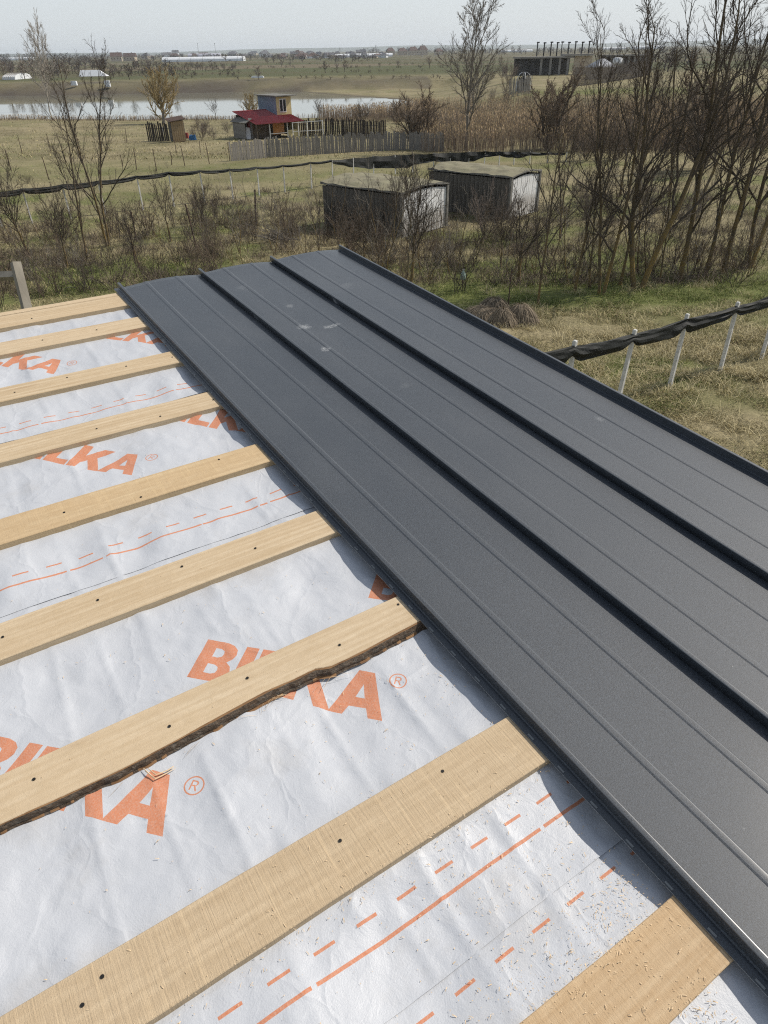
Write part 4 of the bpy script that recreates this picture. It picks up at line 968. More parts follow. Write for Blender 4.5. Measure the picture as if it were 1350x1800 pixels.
# near fence at right
nb = [(985, 750), (1083, 716), (1176, 682), (1265, 654), (1338, 630), (1408, 608)]
nt = [(992, 598), (1103, 580), (1204, 552), (1296, 531), (1377, 507), (1452, 486)]
B = [G(*q) for q in nb]
hs = [upto(B[k], nt[k][1]) for k in range(6)]
root = empty('net_fence', B[2], 'near netting fence of pale concrete posts with gathered black net, right of the roof', 'fence')
MI = Matrix.Translation(-B[2]); tops = []
for k in range(6):
    hh = 1.55 if k > 0 else 1.5
    # lean of the post as seen
    top = Vector(B[k]) + Vector((0, 0, hs[k])); ln = Vector((random.uniform(-.03, .05), random.uniform(-.03, .03), 0))
    if k in (1,): ln = Vector((.10, .02, 0))
    mb = MB(); mb.tube([(0, 0, -.2), tuple(ln * .5 + Vector((0, 0, hs[k] * .5))), tuple(ln + Vector((0, 0, hs[k] - .015))), tuple(ln * 1.01 + Vector((0, 0, hs[k])))], [.062, .060, .056, .042], 4)
    o = mb.build('fence_post', CONC, root); o.matrix_local = MI @ Matrix.Translation(B[k]); tops.append(top + ln)
d0 = (tops[0] - tops[1]); pts_ = [tops[0] + d0 * .7] + tops; pts_ = [q + Vector((-.05, -.06, -.10)) for q in pts_]
o = link('rolled_net', netband(pts_, [.34, .36, .27, .38, .24, .28, .26], 0, .06, 3, slack=.03), root); o.matrix_local = MI
mb = MB()
for zz in (.35, .75, 1.1):
    mb.tube([Vector(B[k]) + Vector((0, -.05, zz + random.uniform(-.02, .02))) for k in range(6)], .0022, 3)
o = mb.build('fence_wires', RUSTY, root); o.matrix_local = MI; o['kind'] = 'stuff'

# long netting fence across the meadow
bl = np.array([(-60, 408), (57, 392), (186, 377), (306, 362), (408, 350), (501, 338), (585, 326), (660, 309), (760, 300), (850, 292), (1000, 284)])
tl = np.array([(-60, 345), (57, 331), (186, 318), (306, 302), (408, 297), (501, 290), (585, 281), (660, 274), (760, 269), (850, 265), (1000, 268)])
xs = [-50, 4, 57, 125, 186, 252, 306, 360, 410, 456, 501, 548, 585, 622, 657, 695, 725, 762, 791, 823, 851, 877, 903, 931, 962, 995]
BB = [G(x, float(np.interp(x, bl[:, 0], bl[:, 1]))) for x in xs]; mid = BB[12]
root = empty('net_fence', mid, 'long netting fence of thin pale posts crossing the meadow behind the sheds', 'fence'); MI = Matrix.Translation(-mid)
tp = []
pm_ = MB(); pm_.tube([(0, 0, -.2), (0, 0, 1.0), (0, 0, 2.0)], [.055, .05, .045], 4); post_me = pm_.mesh('fence_post', CONC)
for k, x in enumerate(xs):
    h_ = upto(BB[k], float(np.interp(x, tl[:, 0], tl[:, 1])))
    o = link('fence_post', post_me, root); o.matrix_local = MI @ Matrix.Translation(BB[k]) @ Matrix.Rotation(random.uniform(-.03, .03), 4, 'Y') @ Matrix.Diagonal((1, 1, h_ / 2, 1)); tp.append(Vector(BB[k]) + Vector((0, -.07, h_ + .02)))
o = link('rolled_net', netband(tp[:13], [.34, .3, .32, .34, .26, .24, .26, .2, .2, .16, .16, .16, .16], 0, .09, 5, step=.2, slack=.06), root); o.matrix_local = MI
# hanging part of the net
hang = [.25, .7, 1.0, 1.15, .9, .6, 1.0, .9, .5, .35, .5, .3, .2, .2]
V = []; F = []; nn = 0
for k in range(12, len(tp) - 1):
    for j in range(10):
        t = j / 10; q = tp[k].lerp(tp[k + 1], t); hd = hang[min(k - 12, 13)] * (1 - t) + hang[min(k - 11, 13)] * t; hd *= 1 + .18 * vn(np.array([nn * .31]), np.array([.5]), 8)[0]
        for r_ in range(6):
            V.append((q.x + .05 * vn(np.array([nn * .4]), np.array([r_ * .6]), 9)[0], q.y + .14 * vn(np.array([nn * .35]), np.array([r_ * .5]), 10)[0], q.z - .03 - .05 * math.sin(math.pi * t) - hd * r_ / 5))
        nn += 1
F = [(k * 6 + j, k * 6 + j + 1, (k + 1) * 6 + j + 1, (k + 1) * 6 + j) for k in range(nn - 1) for j in range(5)]
me = bpy.data.meshes.new('hanging_net'); me.from_pydata(V, [], F); me.materials.append(NETM); me.update(); o = link('hanging_net', me, root); o.matrix_local = MI

# weathered slat fence in front of the shack
slm = []
for k in range(4):
    mb = MB(); w_ = .19 + .04 * (k % 2); h_ = 1.75 + .07 * k; l_ = .03 * (k - 1.5)
    mb.add([(-w_ / 2, -.015, -.1), (w_ / 2, -.015, -.1), (w_ / 2, .015, -.1), (-w_ / 2, .015, -.1), (-w_ / 2 + l_, -.015, h_), (w_ / 2 + l_, -.015, h_ + .02 * k), (w_ / 2 + l_, .015, h_ + .02 * k), (-w_ / 2 + l_, .015, h_)],
           [(3, 2, 1, 0), (4, 5, 6, 7), (0, 1, 5, 4), (1, 2, 6, 5), (2, 3, 7, 6), (3, 0, 4, 7)]); slm.append(mb)
slat_l = [m.mesh('slat', SLATM) for m in slm]; slat_d = [m.mesh('slat', SLATD) for m in slm]
def slat_fence(px_pts, label, hh, meshes, gap=.23, dense=True):
    C_ = [G(*q) for q in px_pts]; root = empty('slat_fence', C_[0], label, 'fence'); MI = Matrix.Translation(-C_[0])
    for k in range(len(C_) - 1):
        a, b_ = C_[k], C_[k + 1]; L = (b_ - a).length; n = int(L / gap); an = math.atan2(b_.y - a.y, b_.x - a.x)
        for j in range(n):
            q = a.lerp(b_, j / n); q.z = gz(q.x, q.y)
            o = link('slat', random.choice(meshes), root)
            o.matrix_local = MI @ Matrix.Translation((q.x, q.y + random.uniform(-.03, .03), q.z)) @ Matrix.Rotation(an, 4, 'Z') @ Matrix.Rotation(random.gauss(0, .02), 4, 'Y') @ Matrix.Diagonal((random.uniform(.85, 1.12), 1, hh / 1.85 * random.uniform(.93, 1.05), 1))
    mb = MB()
    for k in range(len(C_) - 1):
        for zz in (.4, 1.3): mb.tube([C_[k] + Vector((0, .06, zz * hh / 1.85)), C_[k + 1] + Vector((0, .06, zz * hh / 1.85))], .03, 4)
    o = mb.build('fence_rail', meshes[0].materials[0], root); o.matrix_local = MI
    return root
slat_fence([(408, 283), (470, 277), (560, 271), (650, 266), (720, 263), (782, 266)], 'weathered grey slat fence in front of the red roofed shack', 1.85, slat_l)
slat_fence([(528, 240), (600, 238), (680, 244)], 'dark brown board fence behind the grey slat fence, right of the shack', 2.2, slat_d, .26)
slat_fence([(262, 248), (300, 248)], 'short dark wooden fence left of the small outhouse', 2.3, slat_d, .26)
slat_fence([(894, 170), (912, 168), (934, 164)], 'pale grey board fence on the slope below the far concrete frame', 3.4, slat_l, .30)
slat_fence([(1008, 152), (1060, 146), (1112, 138), (1140, 132)], 'dark tall board fence along the top of the green embankment', 4.2, slat_d, .34)

# stakes in the meadow
mb = MB(); mb.tube([(0, 0, -.1), (0.01, 0, 1.0), (0, 0, 2.0)], [.045, .04, .035], 5); stk = mb.mesh('vineyard_stake', RUSTY)
for px, py, top in [(39, 270, 238), (89, 266, 235), (86, 316, 275), (223, 252, 225), (240, 298, 261), (216, 292, 271), (325, 292, 256), (368, 288, 251), (302, 290, 268), (180, 268, 240), (404, 282, 250), (128, 300, 270), (275, 300, 262), (140, 262, 236), (310, 268, 246), (352, 268, 248), (180, 330, 292), (20, 300, 262), (344, 432, 358), (240, 425, 372), (238, 462, 398)]:
    p = G(px, py); h_ = upto(p, top); o = link('vineyard_stake', stk); o.matrix_world = Matrix.Translation(p) @ Matrix.Rotation(random.gauss(0, .05), 4, 'Y') @ Matrix.Diagonal((1, 1, h_ / 2, 1))
    tag(o, 'thin dark stake standing in the meadow at left', 'stake', 'stakes in the left meadow')
for px, py, top, lb in [(450, 393, 333, 'thick dark wooden post standing alone in the grass left of the sheds'), (893, 545, 470, 'thin black iron stake behind the straw heaps'), (1216, 490, 422, 'black iron stake beside the several stemmed tree of the right row'), (1303, 474, 410, 'black iron stake right of the dark trunked tree in the right row')]:
    p = G(px, py); h_ = upto(p, top); mb = MB(); r_ = .06 if 'wooden' in lb else .02
    mb.tube([(0, 0, -.1), (0, 0, h_ * .5), (.02, 0, h_)], [r_, r_ * .95, r_ * .8], 6); o = mb.build('stake', RUSTY); o.location = p; tag(o, lb, 'stake'); o.rotation_euler = (0, random.gauss(.03, .05), 0)

# wooden scaffold frame at the left edge of the roof
WGREY = simple('grey_scaffold_timber', (0.27, 0.245, 0.20), .25, 6, bump=.003, stretch=(1, 1, .2))
def at_dist(px, py, y): r = ray(px, py); return Vector((0, 0, CAMZ)) + r * (y / r.y)
t_ = at_dist(27, 461, 6.3); lo = at_dist(48, 545, 6.15); d = (lo - t_); 
g0 = t_ + d * ((gz(lo.x, lo.y) - t_.z) / d.z)
root = empty('scaffold_frame', g0, 'weathered timber scaffold post with a rail, standing at the left beyond the roof edge', 'scaffold'); MI = Matrix.Translation(-g0)
mb = MB(); mb.tube([g0, t_], .050, 4); o = mb.build('upright_post', WGREY, root); o.matrix_local = MI
a = at_dist(34, 484, 6.32); b_ = at_dist(-260, 497, 6.9); mb = MB(); mb.tube([a, b_], .042, 4); o = mb.build('rail', WGREY, root); o.matrix_local = MI
g1 = Vector((b_.x, b_.y, gz(b_.x, b_.y))); mb = MB(); mb.tube([g1, b_ + Vector((0, 0, .15))], .050, 4); o = mb.build('upright_post', WGREY, root); o.matrix_local = MI

# ================================================================== buildings near
def frame(p, rz): return Matrix.Translation(p) @ Matrix.Rotation(rz, 4, 'Z')
TAR = simple('dark_weathered_boards', (0.10, 0.092, 0.08), .6, 2.2, bump=.01, stretch=(5, 5, 1))
WASH = NB('whitewashed_boards'); b = WASH; o = b.obj(); n = b.noise(b.mapv(o, (9, 9, 1.6)), 1.0, 5, .7); n2 = b.noise(b.mapv(o, (2.2, 2.2, 1.0)), 1.0, 3, .6)
WASH = b.done(b.mix(b.ramp(n2, [(.48, 0.), (.66, 1.)]), b.mix(b.ramp(n, [(.35, 0.), (.6, 1.)]), (.80, .81, .82), (.55, .55, .54)), b.mix(n, (.16, .12, .09), (.36, .34, .31))), .9, b.bump(n, .6, .01))
MOSS = NB('mossy_felt_roof'); b = MOSS; o = b.obj(); n = b.noise(o, 5, 5, .7); n2 = b.noise(o, 1.4, 3, .6)
MOSS = b.done(b.mix(b.ramp(n2, [(.35, 0.), (.65, 1.)]), b.mix(n, (.24, .215, .15), (.12, .11, .075)), b.mix(n, (.15, .145, .075), (.28, .26, .19))), .95, b.bump(n, .8, .03))
CONC_D = simple('stained_concrete_trim', (0.16, 0.155, 0.14), .4, 4, bump=.01)
def garage(corner_px, left_px, right_px, topz, L, W, label, rise=.17, front=WASH):
    c = G(*corner_px); lft = G(*left_px); d = Vector((math.sin(R(-49)), math.cos(R(-49)), 0))      # along the dark side, away from the corner
    f = Vector((d.y, -d.x, 0)); 
    if (G(*right_px) - c).dot(f) < 0: f = -f
    root = empty('wooden_shed', c, label, 'shed'); M = Matrix(((f.x, d.x, 0, 0), (f.y, d.y, 0, 0), (0, 0, 1, 0), (0, 0, 0, 1)))   # local x along the front, y along the dark side
    H = topz
    arch = lambda x: H + rise * math.sin(math.pi * min(max(x / W, 0), 1))
    # side boards, one object each
    n = int(L / .30); bw = L / n; mb = MB(); mb.box((0, 0, 0), (.05, bw * .93, 1.0)); me = mb.mesh('side_board', TAR)
    for k in range(n):
        for xx in (-.0, W):
            o = link('side_board', me, root); o.matrix_local = M @ Matrix.Translation((xx + random.uniform(-.012, .012), (k + .5) * bw, H / 2 - .06)) @ Matrix.Diagonal((1, 1, H - .04 + .0, 1))
    n = int(W / .22); bw = W / n; mb = MB(); mb.box((0, 0, 0), (bw * .92, .04, 1.0)); me = mb.mesh('front_board', front)
    for k in range(n):
        for yy in (.0, L):
            hh = arch((k + .5) * bw) - .10; o = link('front_board', me, root); o.matrix_local = M @ Matrix.Translation(((k + .5) * bw, yy + random.uniform(-.01, .01), hh / 2 - .05)) @ Matrix.Diagonal((1, 1, hh, 1))
    mb = MB(); mb.box((W / 2, L / 2, H / 2 - .1), (W - .12, L - .12, H - .15)); o = mb.build('inner_frame', CONC_D, root); o.matrix_local = M
    for x in (-.02, W + .02):
        mb = MB(); mb.box((x, -.03, H / 2), (.16, .14, H + .1)); o = mb.build('corner_post', CONC_D, root); o.matrix_local = M
    # curved roof slab with turfed top
    V = []; nx, ny = 22, 30; r2 = np.random.default_rng(int(L * 10))
    xs_ = np.linspace(-.09, W + .09, nx); ys_ = np.linspace(-.12, L + .08, ny)
    for q in (0, 1):
        for y in ys_:
            for x in xs_:
                z = arch(x) + .0 + (.10 + .06 * vn(np.array([x * 2.3]), np.array([y * 2.3 + L]), 3)[0] if q else 0.0); V.append((x, y, z))
    F = [((j * nx + i), (j * nx + i + 1), ((j + 1) * nx + i + 1), ((j + 1) * nx + i)) for j in range(ny - 1) for i in range(nx - 1)]
    m = nx * ny; Fb = [tuple(reversed(f_)) for f_ in F]; Ft = [tuple(a + m for a in f_) for f_ in F]
    rim = [j for j in range(nx)] + [j * nx + nx - 1 for j in range(1, ny)] + [(ny - 1) * nx + j for j in range(nx - 2, -1, -1)] + [j * nx for j in range(ny - 2, 0, -1)]
    Fr = [(rim[k], rim[(k + 1) % len(rim)], rim[(k + 1) % len(rim)] + m, rim[k] + m) for k in range(len(rim))]
    me = bpy.data.meshes.new('roof'); me.from_pydata(V, [], Fb + Ft + Fr); me.materials.append(MOSS); me.materials.append(CONC_D)
    me.polygons.foreach_set('material_index', [1] * len(Fb) + [0] * len(Ft) + [1] * len(Fr)); me.update(); o = link('roof', me, root); o.matrix_local = M
    return root
garage((706, 418), (591, 384), (786, 392), 2.12, 5.7, 3.9, 'nearer of two low sheds, dark board side, whitewashed front and mossy roof')
garage((893, 385), (775, 357), (960, 366), 2.2, 5.9, 3.2, 'farther of two low sheds, dark side and pale flaking front, right of the first', .15)

# red roofed shack
RED = simple('faded_red_roofing', (0.27, 0.062, 0.065), .3, 2.5, rough=.55, bump=.01); BLUE = simple('blue_grey_sheet', (0.17, 0.215, 0.29), .2, 1.5, rough=.6)
YEL = simple('yellow_render', (0.50, 0.43, 0.23), .15, 2); WHT = simple('white_frame', (0.62, 0.62, 0.60), .1, 3); ORW = simple('orange_plywood', (0.42, 0.20, 0.07), .3, 2.2); GLS = NB('dark_window_glass').done((.02, .022, .025), .12, spec=.6)
BRW = simple('old_brown_wall', (0.12, 0.095, 0.07), .4, 2.5)
p = G(453, 246); root = empty('shack', p, 'small shack with red metal roof and a blue grey upper room beside the lake', 'shack', rz=R(38)); S = root
def bx(name, c, d, m, par=None, rz=0.0): mb = MB(); mb.box((0, 0, 0), d); o = mb.build(name, m, par or S); o.location = c; o.rotation_euler = (0, 0, rz); return o
bx('rear_wall', (3.6, 5.8, 1.45), (7.2, .15, 2.9), BRW); bx('side_wall', (.07, 3.6, 1.2), (.14, 4.4, 2.4), simple('grey_patched_boards', (.15, .14, .13), .5, 3, stretch=(1, 3, 1)))
bx('side_wall', (7.13, 2.9, 1.1), (.14, 5.6, 2.1), YEL); bx('inner_wall', (2.6, 1.9, 1.05), (5.0, .12, 2.1), BRW); bx('plywood_panel', (4.2, .9, 1.15), (1.9, .08, 1.5), ORW)
bx('low_wall', (6.2, .25, .45), (1.9, .12, .9), YEL); bx('red_panel', (.02, 2.3, 1.75), (.07, 1.0, .9), RED)
for x in (.1, 2.2, 5.2, 7.1): bx('veranda_post', (x, .05, 1.0), (.11, .11, 2.05), WHT if x > 1 else BRW)
bx('veranda_rail', (3.6, .0, .62), (3.0, .06, .08), WHT)
V = []; n = 44
for j in range(2):
    for i in range(n * 4 + 1):
        x = -.35 + i * (8.1 / (n * 4)); cor = .035 * math.cos(i * math.pi / 2 * 2)
        V.append((x, -.55 + j * 6.5, 2.02 + j * 1.28 + cor))
m = n * 4 + 1; F = [(i, i + 1, m + i + 1, m + i) for i in range(m - 1)]
me = bpy.data.meshes.new('roof'); me.from_pydata(V, [], F); me.materials.append(RED); me.update(); o = link('roof', me, S); mo = o.modifiers.new('t', 'SOLIDIFY'); mo.thickness = .04
bx('ridge_cap', (3.7, 5.95, 3.34), (8.1, .35, .08), RED)
# upper room
up_ = (5.3, 8.1, 2.9, 8.2)
bx('upper_wall', (5.35, 5.6, 3.6), (.1, 5.2, 3.0), BLUE); bx('upper_wall', (7.95, 5.6, 3.3), (.1, 5.2, 3.4), YEL); bx('upper_wall', (6.65, 8.15, 3.3), (2.6, .1, 3.4), BLUE)
bx('upper_wall', (6.65, 2.95, 3.5), (2.5, .1, 3.0), YEL)
for k in range(18): bx('wall_rib', (5.285, 3.15 + k * .29, 3.6), (.05, .06, 2.98), BLUE)
o = bx('window', (6.45, 2.87, 3.9), (1.15, .06, 1.75), WHT); 
for dx in (-.29, .29): bx('pane', (dx, -.03, 0), (.42, .04, 1.5), GLS, o)
o = bx('upper_roof', (6.75, 5.4, 5.16), (3.7, 6.3, .12), CONC_D)
# lean-to at the left
for k in range(9): bx('lean_to_board', (-.9 + k * .02, 1.9 + k * .45, 1.05 + k * .02), (.05, .42, 2.0 + .05 * k), SLATM)
o = bx('lean_to_roof', (-.45, 3.6, 2.35), (1.3, 4.6, .06), CONC_D); o.rotation_euler = (0, R(-24), 0)
# white pole frame to the right of the shack
p = G(540, 244); root = empty('pole_frame', p, 'open frame of thin white poles standing right of the red roofed shack', 'frame')
mb = MB()
def seg(a, b_, r_, name, m, root): mb = MB(); mb.tube([a, b_], r_, 5); return mb.build(name, m, root)
for x, h_ in ((-2.0, 2.1), (.1, 2.1), (2.35, 2.35)): seg((x, 0, -.1), (x, 0, h_), .06, 'pole', WHT, root)
seg((-2.0, 0, 2.05), (2.35, 0, 2.25), .04, 'cross_bar', WHT, root); seg((-2.0, 0, .95), (2.35, 0, 1.1), .035, 'cross_bar', WHT, root)
# outhouse
p = G(314, 249); root = empty('outhouse', p, 'narrow weathered wooden outhouse with slanting roof left of the shack', 'outhouse', rz=R(28)); S = root
for k in range(6): bx('wall_board', (-.75 + k * .3, -.75, 1.35), (.27, .05, 2.6), simple('outhouse_board%d' % k, (.26, .19, .11), .3, 2) if k in (0,) else bpy.data.materials['outhouse_board0'])
for k in range(5): bx('wall_board', (-.92, -.55 + k * .3, 1.4), (.05, .27, 2.7), TAR)
bx('wall', (0, .75, 1.4), (1.8, .06, 2.7), TAR); bx('wall', (.92, 0, 1.35), (.05, 1.5, 2.6), SLATM); o = bx('roof', (0, 0, 2.85), (2.4, 2.1, .07), RUSTY); o.rotation_euler = (R(8), R(-7), 0)
# clutter in the yard
for px, py, w_, h_, mname, c_, lb, nm, ct in [(339, 246, .9, .5, 'blue_tarp', (.05, .16, .36), 'crumpled blue tarpaulin on the ground right of the outhouse', 'blue_tarp', 'tarpaulin'), (437, 245, .7, 1.5, 'white_board', (.6, .6, .62), 'leaning white board by the near corner of the shack', 'white_board', 'board'),
                                   (327, 243, .8, .7, 'red_crate', (.24, .05, .04), 'dull red crate between the outhouse and the blue tarpaulin', 'red_crate', 'crate'), (286, 247, .35, 1.7, 'grey_plank_lean', (.3, .3, .3), 'pale plank leaning on the short dark fence', 'leaning_plank', 'plank')]:
    p = G(px, py); mb = MB(); V = []
    bm = bmesh.new(); bmesh.ops.create_cube(bm, size=1.0); bmesh.ops.subdivide_edges(bm, edges=bm.edges[:], cuts=3, use_grid_fill=True)
    for v in bm.verts:
        j = .5 if 'tarp' in nm else .04; v.co.x *= w_ * (1 + random.uniform(-j, j) * .4); v.co.y *= .6 if 'tarp' in nm or 'crate' in nm else .06; v.co.z = (v.co.z + .5) * h_ * (1 + random.uniform(-j, j))
    me = bpy.data.meshes.new(nm); bm.to_mesh(me); bm.free(); me.materials.append(simple(mname, c_, .2, 3)); o = link(nm, me); o.location = p
    if ct in ('board', 'plank'): o.rotation_euler = (R(-12), R(8), .4)
    tag(o, lb, ct)

# straw heaps and the bottle on a stake
STR = simple('dull_straw', (0.155, 0.13, 0.095), .4, 12)
for k, (px, py, w_, h_, lb) in enumerate([(845, 560, .62, .40, 'leftmost low heap of grey brown straw partly behind the metal roof edge'), (882, 572, .42, .55, 'middle drooping heap of brown straw in front of the iron stake'), (912, 566, .55, .60, 'rightmost round heap of grey brown straw beside the iron stake'), (868, 545, .5, .45, 'rear heap of straw rising between the other three')]):
    p = G(px, py); root = empty('straw_heap', p, lb, 'straw heap'); n = 2600; rr = np.random.default_rng(k + 5)
    ph = rr.uniform(0, 2 * np.pi, n); th = np.arccos(rr.uniform(.0, 1, n)); o3 = np.stack([np.sin(th) * np.cos(ph) * w_, np.sin(th) * np.sin(ph) * w_ * .8, np.cos(th) * h_], 1) * rr.uniform(.8, 1.05, (n, 1))
    dwn = np.stack([np.cos(ph) * w_ * .35, np.sin(ph) * w_ * .3, -np.ones(n) * h_ * .45 * (.3 + np.sin(th))], 1) + rr.normal(0, .05, (n, 3))
    sd_ = np.stack([-np.sin(ph), np.cos(ph), ph * 0], 1) * .006
    a, b_ = o3, o3 + dwn * .5 + np.array([0, 0, .02]); c_ = o3 + dwn; c_[:, 2] = np.maximum(c_[:, 2], .005)
    V = np.stack([a - sd_, a + sd_, b_ + sd_, b_ - sd_, c_], 1).reshape(-1, 3); q = np.arange(n)[:, None] * 5
    F = np.concatenate([np.concatenate([q, q + 1, q + 2], 1), np.concatenate([q, q + 2, q + 3], 1), np.concatenate([q + 3, q + 2, q + 4], 1)])
    col_ = np.array([.27, .22, .16]) * rr.uniform(.35, 1.15, (n, 1)); o = link('straw_strands', npmesh('straw_strands', V, F, GRASS, cols=np.repeat(col_, 5, 0)), root); o['kind'] = 'stuff'
    bm = bmesh.new(); bmesh.ops.create_icosphere(bm, subdivisions=4, radius=1)
    for v in bm.verts:
        f_ = .86 + .10 * vn(np.array([v.co.x * 3 + k * 7]), np.array([v.co.y * 3 + v.co.z * 2]), 4)[0]; v.co = Vector((v.co.x * w_ * f_, v.co.y * w_ * .8 * f_, max(v.co.z, -.1) * h_ * f_))
    me = bpy.data.meshes.new('straw_core'); bm.to_mesh(me); bm.free(); me.materials.append(STR); me.shade_smooth(); link('straw_core', me, root)
p = G(813, 508); root = empty('bottle_on_stake', p, 'pale green plastic bottle upturned on a thin stake in the undergrowth', 'bottle')
b = NB('pale_plastic'); PLB = b.done((.36, .47, .40), .25, spec=.5)
mb = MB(); mb.tube([(0, 0, -.1), (0, 0, .55)], .012, 5); mb.build('stake', RUSTY, root)
mb = MB(); mb.tube([(0, 0, .34), (0, 0, .36), (0, 0, .52), (0, 0, .60), (0, 0, .66), (0, 0, .69)], [.095, .105, .105, .075, .03, .028], 14); mb.build('bottle_body', PLB, root, True); mb = MB(); mb.tube([(0, 0, .69), (0, 0, .725)], .034, 10); mb.build('cap', WHT, root)

# ================================================================== far side
LCON = simple('far_concrete', (0.21, 0.20, 0.185), .25, .5, coord='pos'); DARKF = simple('far_dark', (0.035, 0.033, 0.032), .3, 1.0); LWHT = simple('far_white', (0.62, 0.64, 0.66), .08, .3, coord='pos')
BEIG = simple('far_beige_wall', (0.42, 0.36, 0.28), .2, .5, coord='pos'); ROOFB = simple('far_brown_roof', (0.11, 0.075, 0.065), .3, .6, coord='pos'); ROOFG = simple('far_grey_roof', (0.12, 0.12, 0.13), .3, .6, coord='pos')
def wpt(px, py, dist=None): 
    if dist is None: return G(px, py)
    r = ray(px, py); t = dist / math.hypot(r.x, r.y); x, y = r.x * t, r.y * t; return Vector((x, y, gz(x, y)))
# concrete frame with tall bars
p = wpt(965, 130, 300); k_ = 1 / ppm(p); root = empty('concrete_frame', p, 'unfinished flat roofed concrete frame with nine tall capped bars rising behind it', 'building'); S = root
X_ = lambda px: (px - 965) * k_
zt_ = upto(p, 99); 
bx('roof_slab', ((X_(903) + X_(1000)) / 2, 0, zt_ - .25), (X_(1000) - X_(903), 9, .5), LCON)
bx('roof_slab', ((X_(985) + X_(1033)) / 2, -1, zt_ + .35), (X_(1033) - X_(985), 8, .5), LCON)
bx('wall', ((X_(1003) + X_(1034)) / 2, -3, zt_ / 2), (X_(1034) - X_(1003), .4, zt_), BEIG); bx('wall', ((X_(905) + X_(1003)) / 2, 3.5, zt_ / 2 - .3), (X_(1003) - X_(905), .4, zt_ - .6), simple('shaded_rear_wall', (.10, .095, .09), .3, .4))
for px in (912, 920, 931, 946, 962, 978, 992): bx('column', (X_(px), -3.6, zt_ / 2 - .2), (.75, .6, zt_ - .5), LCON if px > 940 else DARKF)
for k, px in enumerate((946, 958, 970, 981, 989, 1001, 1013, 1025, 1037)):
    h0 = zt_; h1 = upto(p, 74 + (k % 2)) ; o = bx('tall_bar', (X_(px), 6, (h0 + h1) / 2 - .3), (.38 if k != 4 else .25, .35, h1 - h0 + .6), DARKF); bx('bar_cap', (.15, 0, (h1 - h0) / 2 + .3), (.95, .5, .4), DARKF, o)
p = wpt(1055, 130, 262); k_ = 1 / ppm(p); root = empty('hipped_house', p, 'small house with a pale grey hipped roof right of the concrete frame', 'house', rz=R(20)); S = root
zr = upto(p, 118); za = upto(p, 103); W_ = 50 * k_ / 1.25; bx('wall', (0, 0, zr / 2), (W_ * .86, W_ * .8, zr), BEIG)
mb = MB(); mb.add([(-W_ / 2, -W_ / 2, zr), (W_ / 2, -W_ / 2, zr), (W_ / 2, W_ / 2, zr), (-W_ / 2, W_ / 2, zr), (-W_ * .12, 0, za), (W_ * .12, 0, za)], [(3, 2, 1, 0), (0, 1, 5, 4), (1, 2, 5), (2, 3, 4, 5), (3, 0, 4)]); mb.build('roof', simple('far_lead_roof', (.30, .31, .33), .1, .5), S)
for x in (-.25, .25): bx('window', (x * W_, -W_ * .41, zr * .5), (.9, .05, 1.1), DARKF)
p = wpt(1100, 130, 310); k_ = 1 / ppm(p); root = empty('colonnade_building', p, 'long low flat roofed building with a row of openings at right of the hipped house', 'building'); S = root
zr = upto(p, 97); X0, X1 = (1052 - 1100) * k_, (1142 - 1100) * k_; bx('roof_slab', ((X0 + X1) / 2, 0, zr), (X1 - X0, 8, .5), LCON); bx('wall', ((X0 + X1) / 2, 2, zr / 2), (X1 - X0 - 1, .4, zr - .3), simple('far_mauve_wall', (.16, .13, .13), .2, .6))
for k in range(9): bx('column', (X0 + (k + .5) * (X1 - X0) / 9, -3, zr / 2), (.7, .5, zr - .3), LCON)
p = wpt(1082, 130, 275); root = empty('water_tank', p, 'silvery tank on legs standing between the hipped house and the colonnade building', 'tank'); S = root
h0, h1 = upto(p, 116), upto(p, 101); mb = MB(); mb.tube([(0, 0, h0), (0, 0, h0 + .1), (0, 0, h1 - .2), (0, 0, h1)], [.9, 1.5, 1.5, .7], 14); mb.build('tank_body', LWHT, S, True)
for x, y in ((-.9, -.9), (.9, -.9), (.9, .9), (-.9, .9)): bx('leg', (x, y, h0 / 2), (.18, .18, h0), DARKF)
# wire dome and hut at the foot
p = wpt(920, 150, 192); root = empty('wire_dome', p, 'dark domed wire cage standing left of the pale board fence', 'cage'); k_ = 1 / ppm(p); r_ = 12 * k_; h_ = upto(p, 127)
for k in range(12):
    a = 2 * math.pi * k / 12; A = [(math.cos(a) * r_ * math.cos(t * math.pi / 2) ** .7 if t < 1 else 0, math.sin(a) * r_ * math.cos(t * math.pi / 2) ** .7 if t < 1 else 0, .45 * h_ + .55 * h_ * math.sin(t * math.pi / 2)) for t in (0, .3, .6, .85, .97)]
    mb = MB(); mb.tube([(A[0][0], A[0][1], 0)] + A, .09, 4); mb.build('rib', LWHT if k % 3 == 0 else DARKF, root)
mb = MB(); mb.tube([(0, 0, 0), (0, 0, h_ * .5), (0, 0, h_ * .8)], [r_ * .9, r_ * .88, r_ * .3], 14); mb.build('dark_fill', DARKF, root)
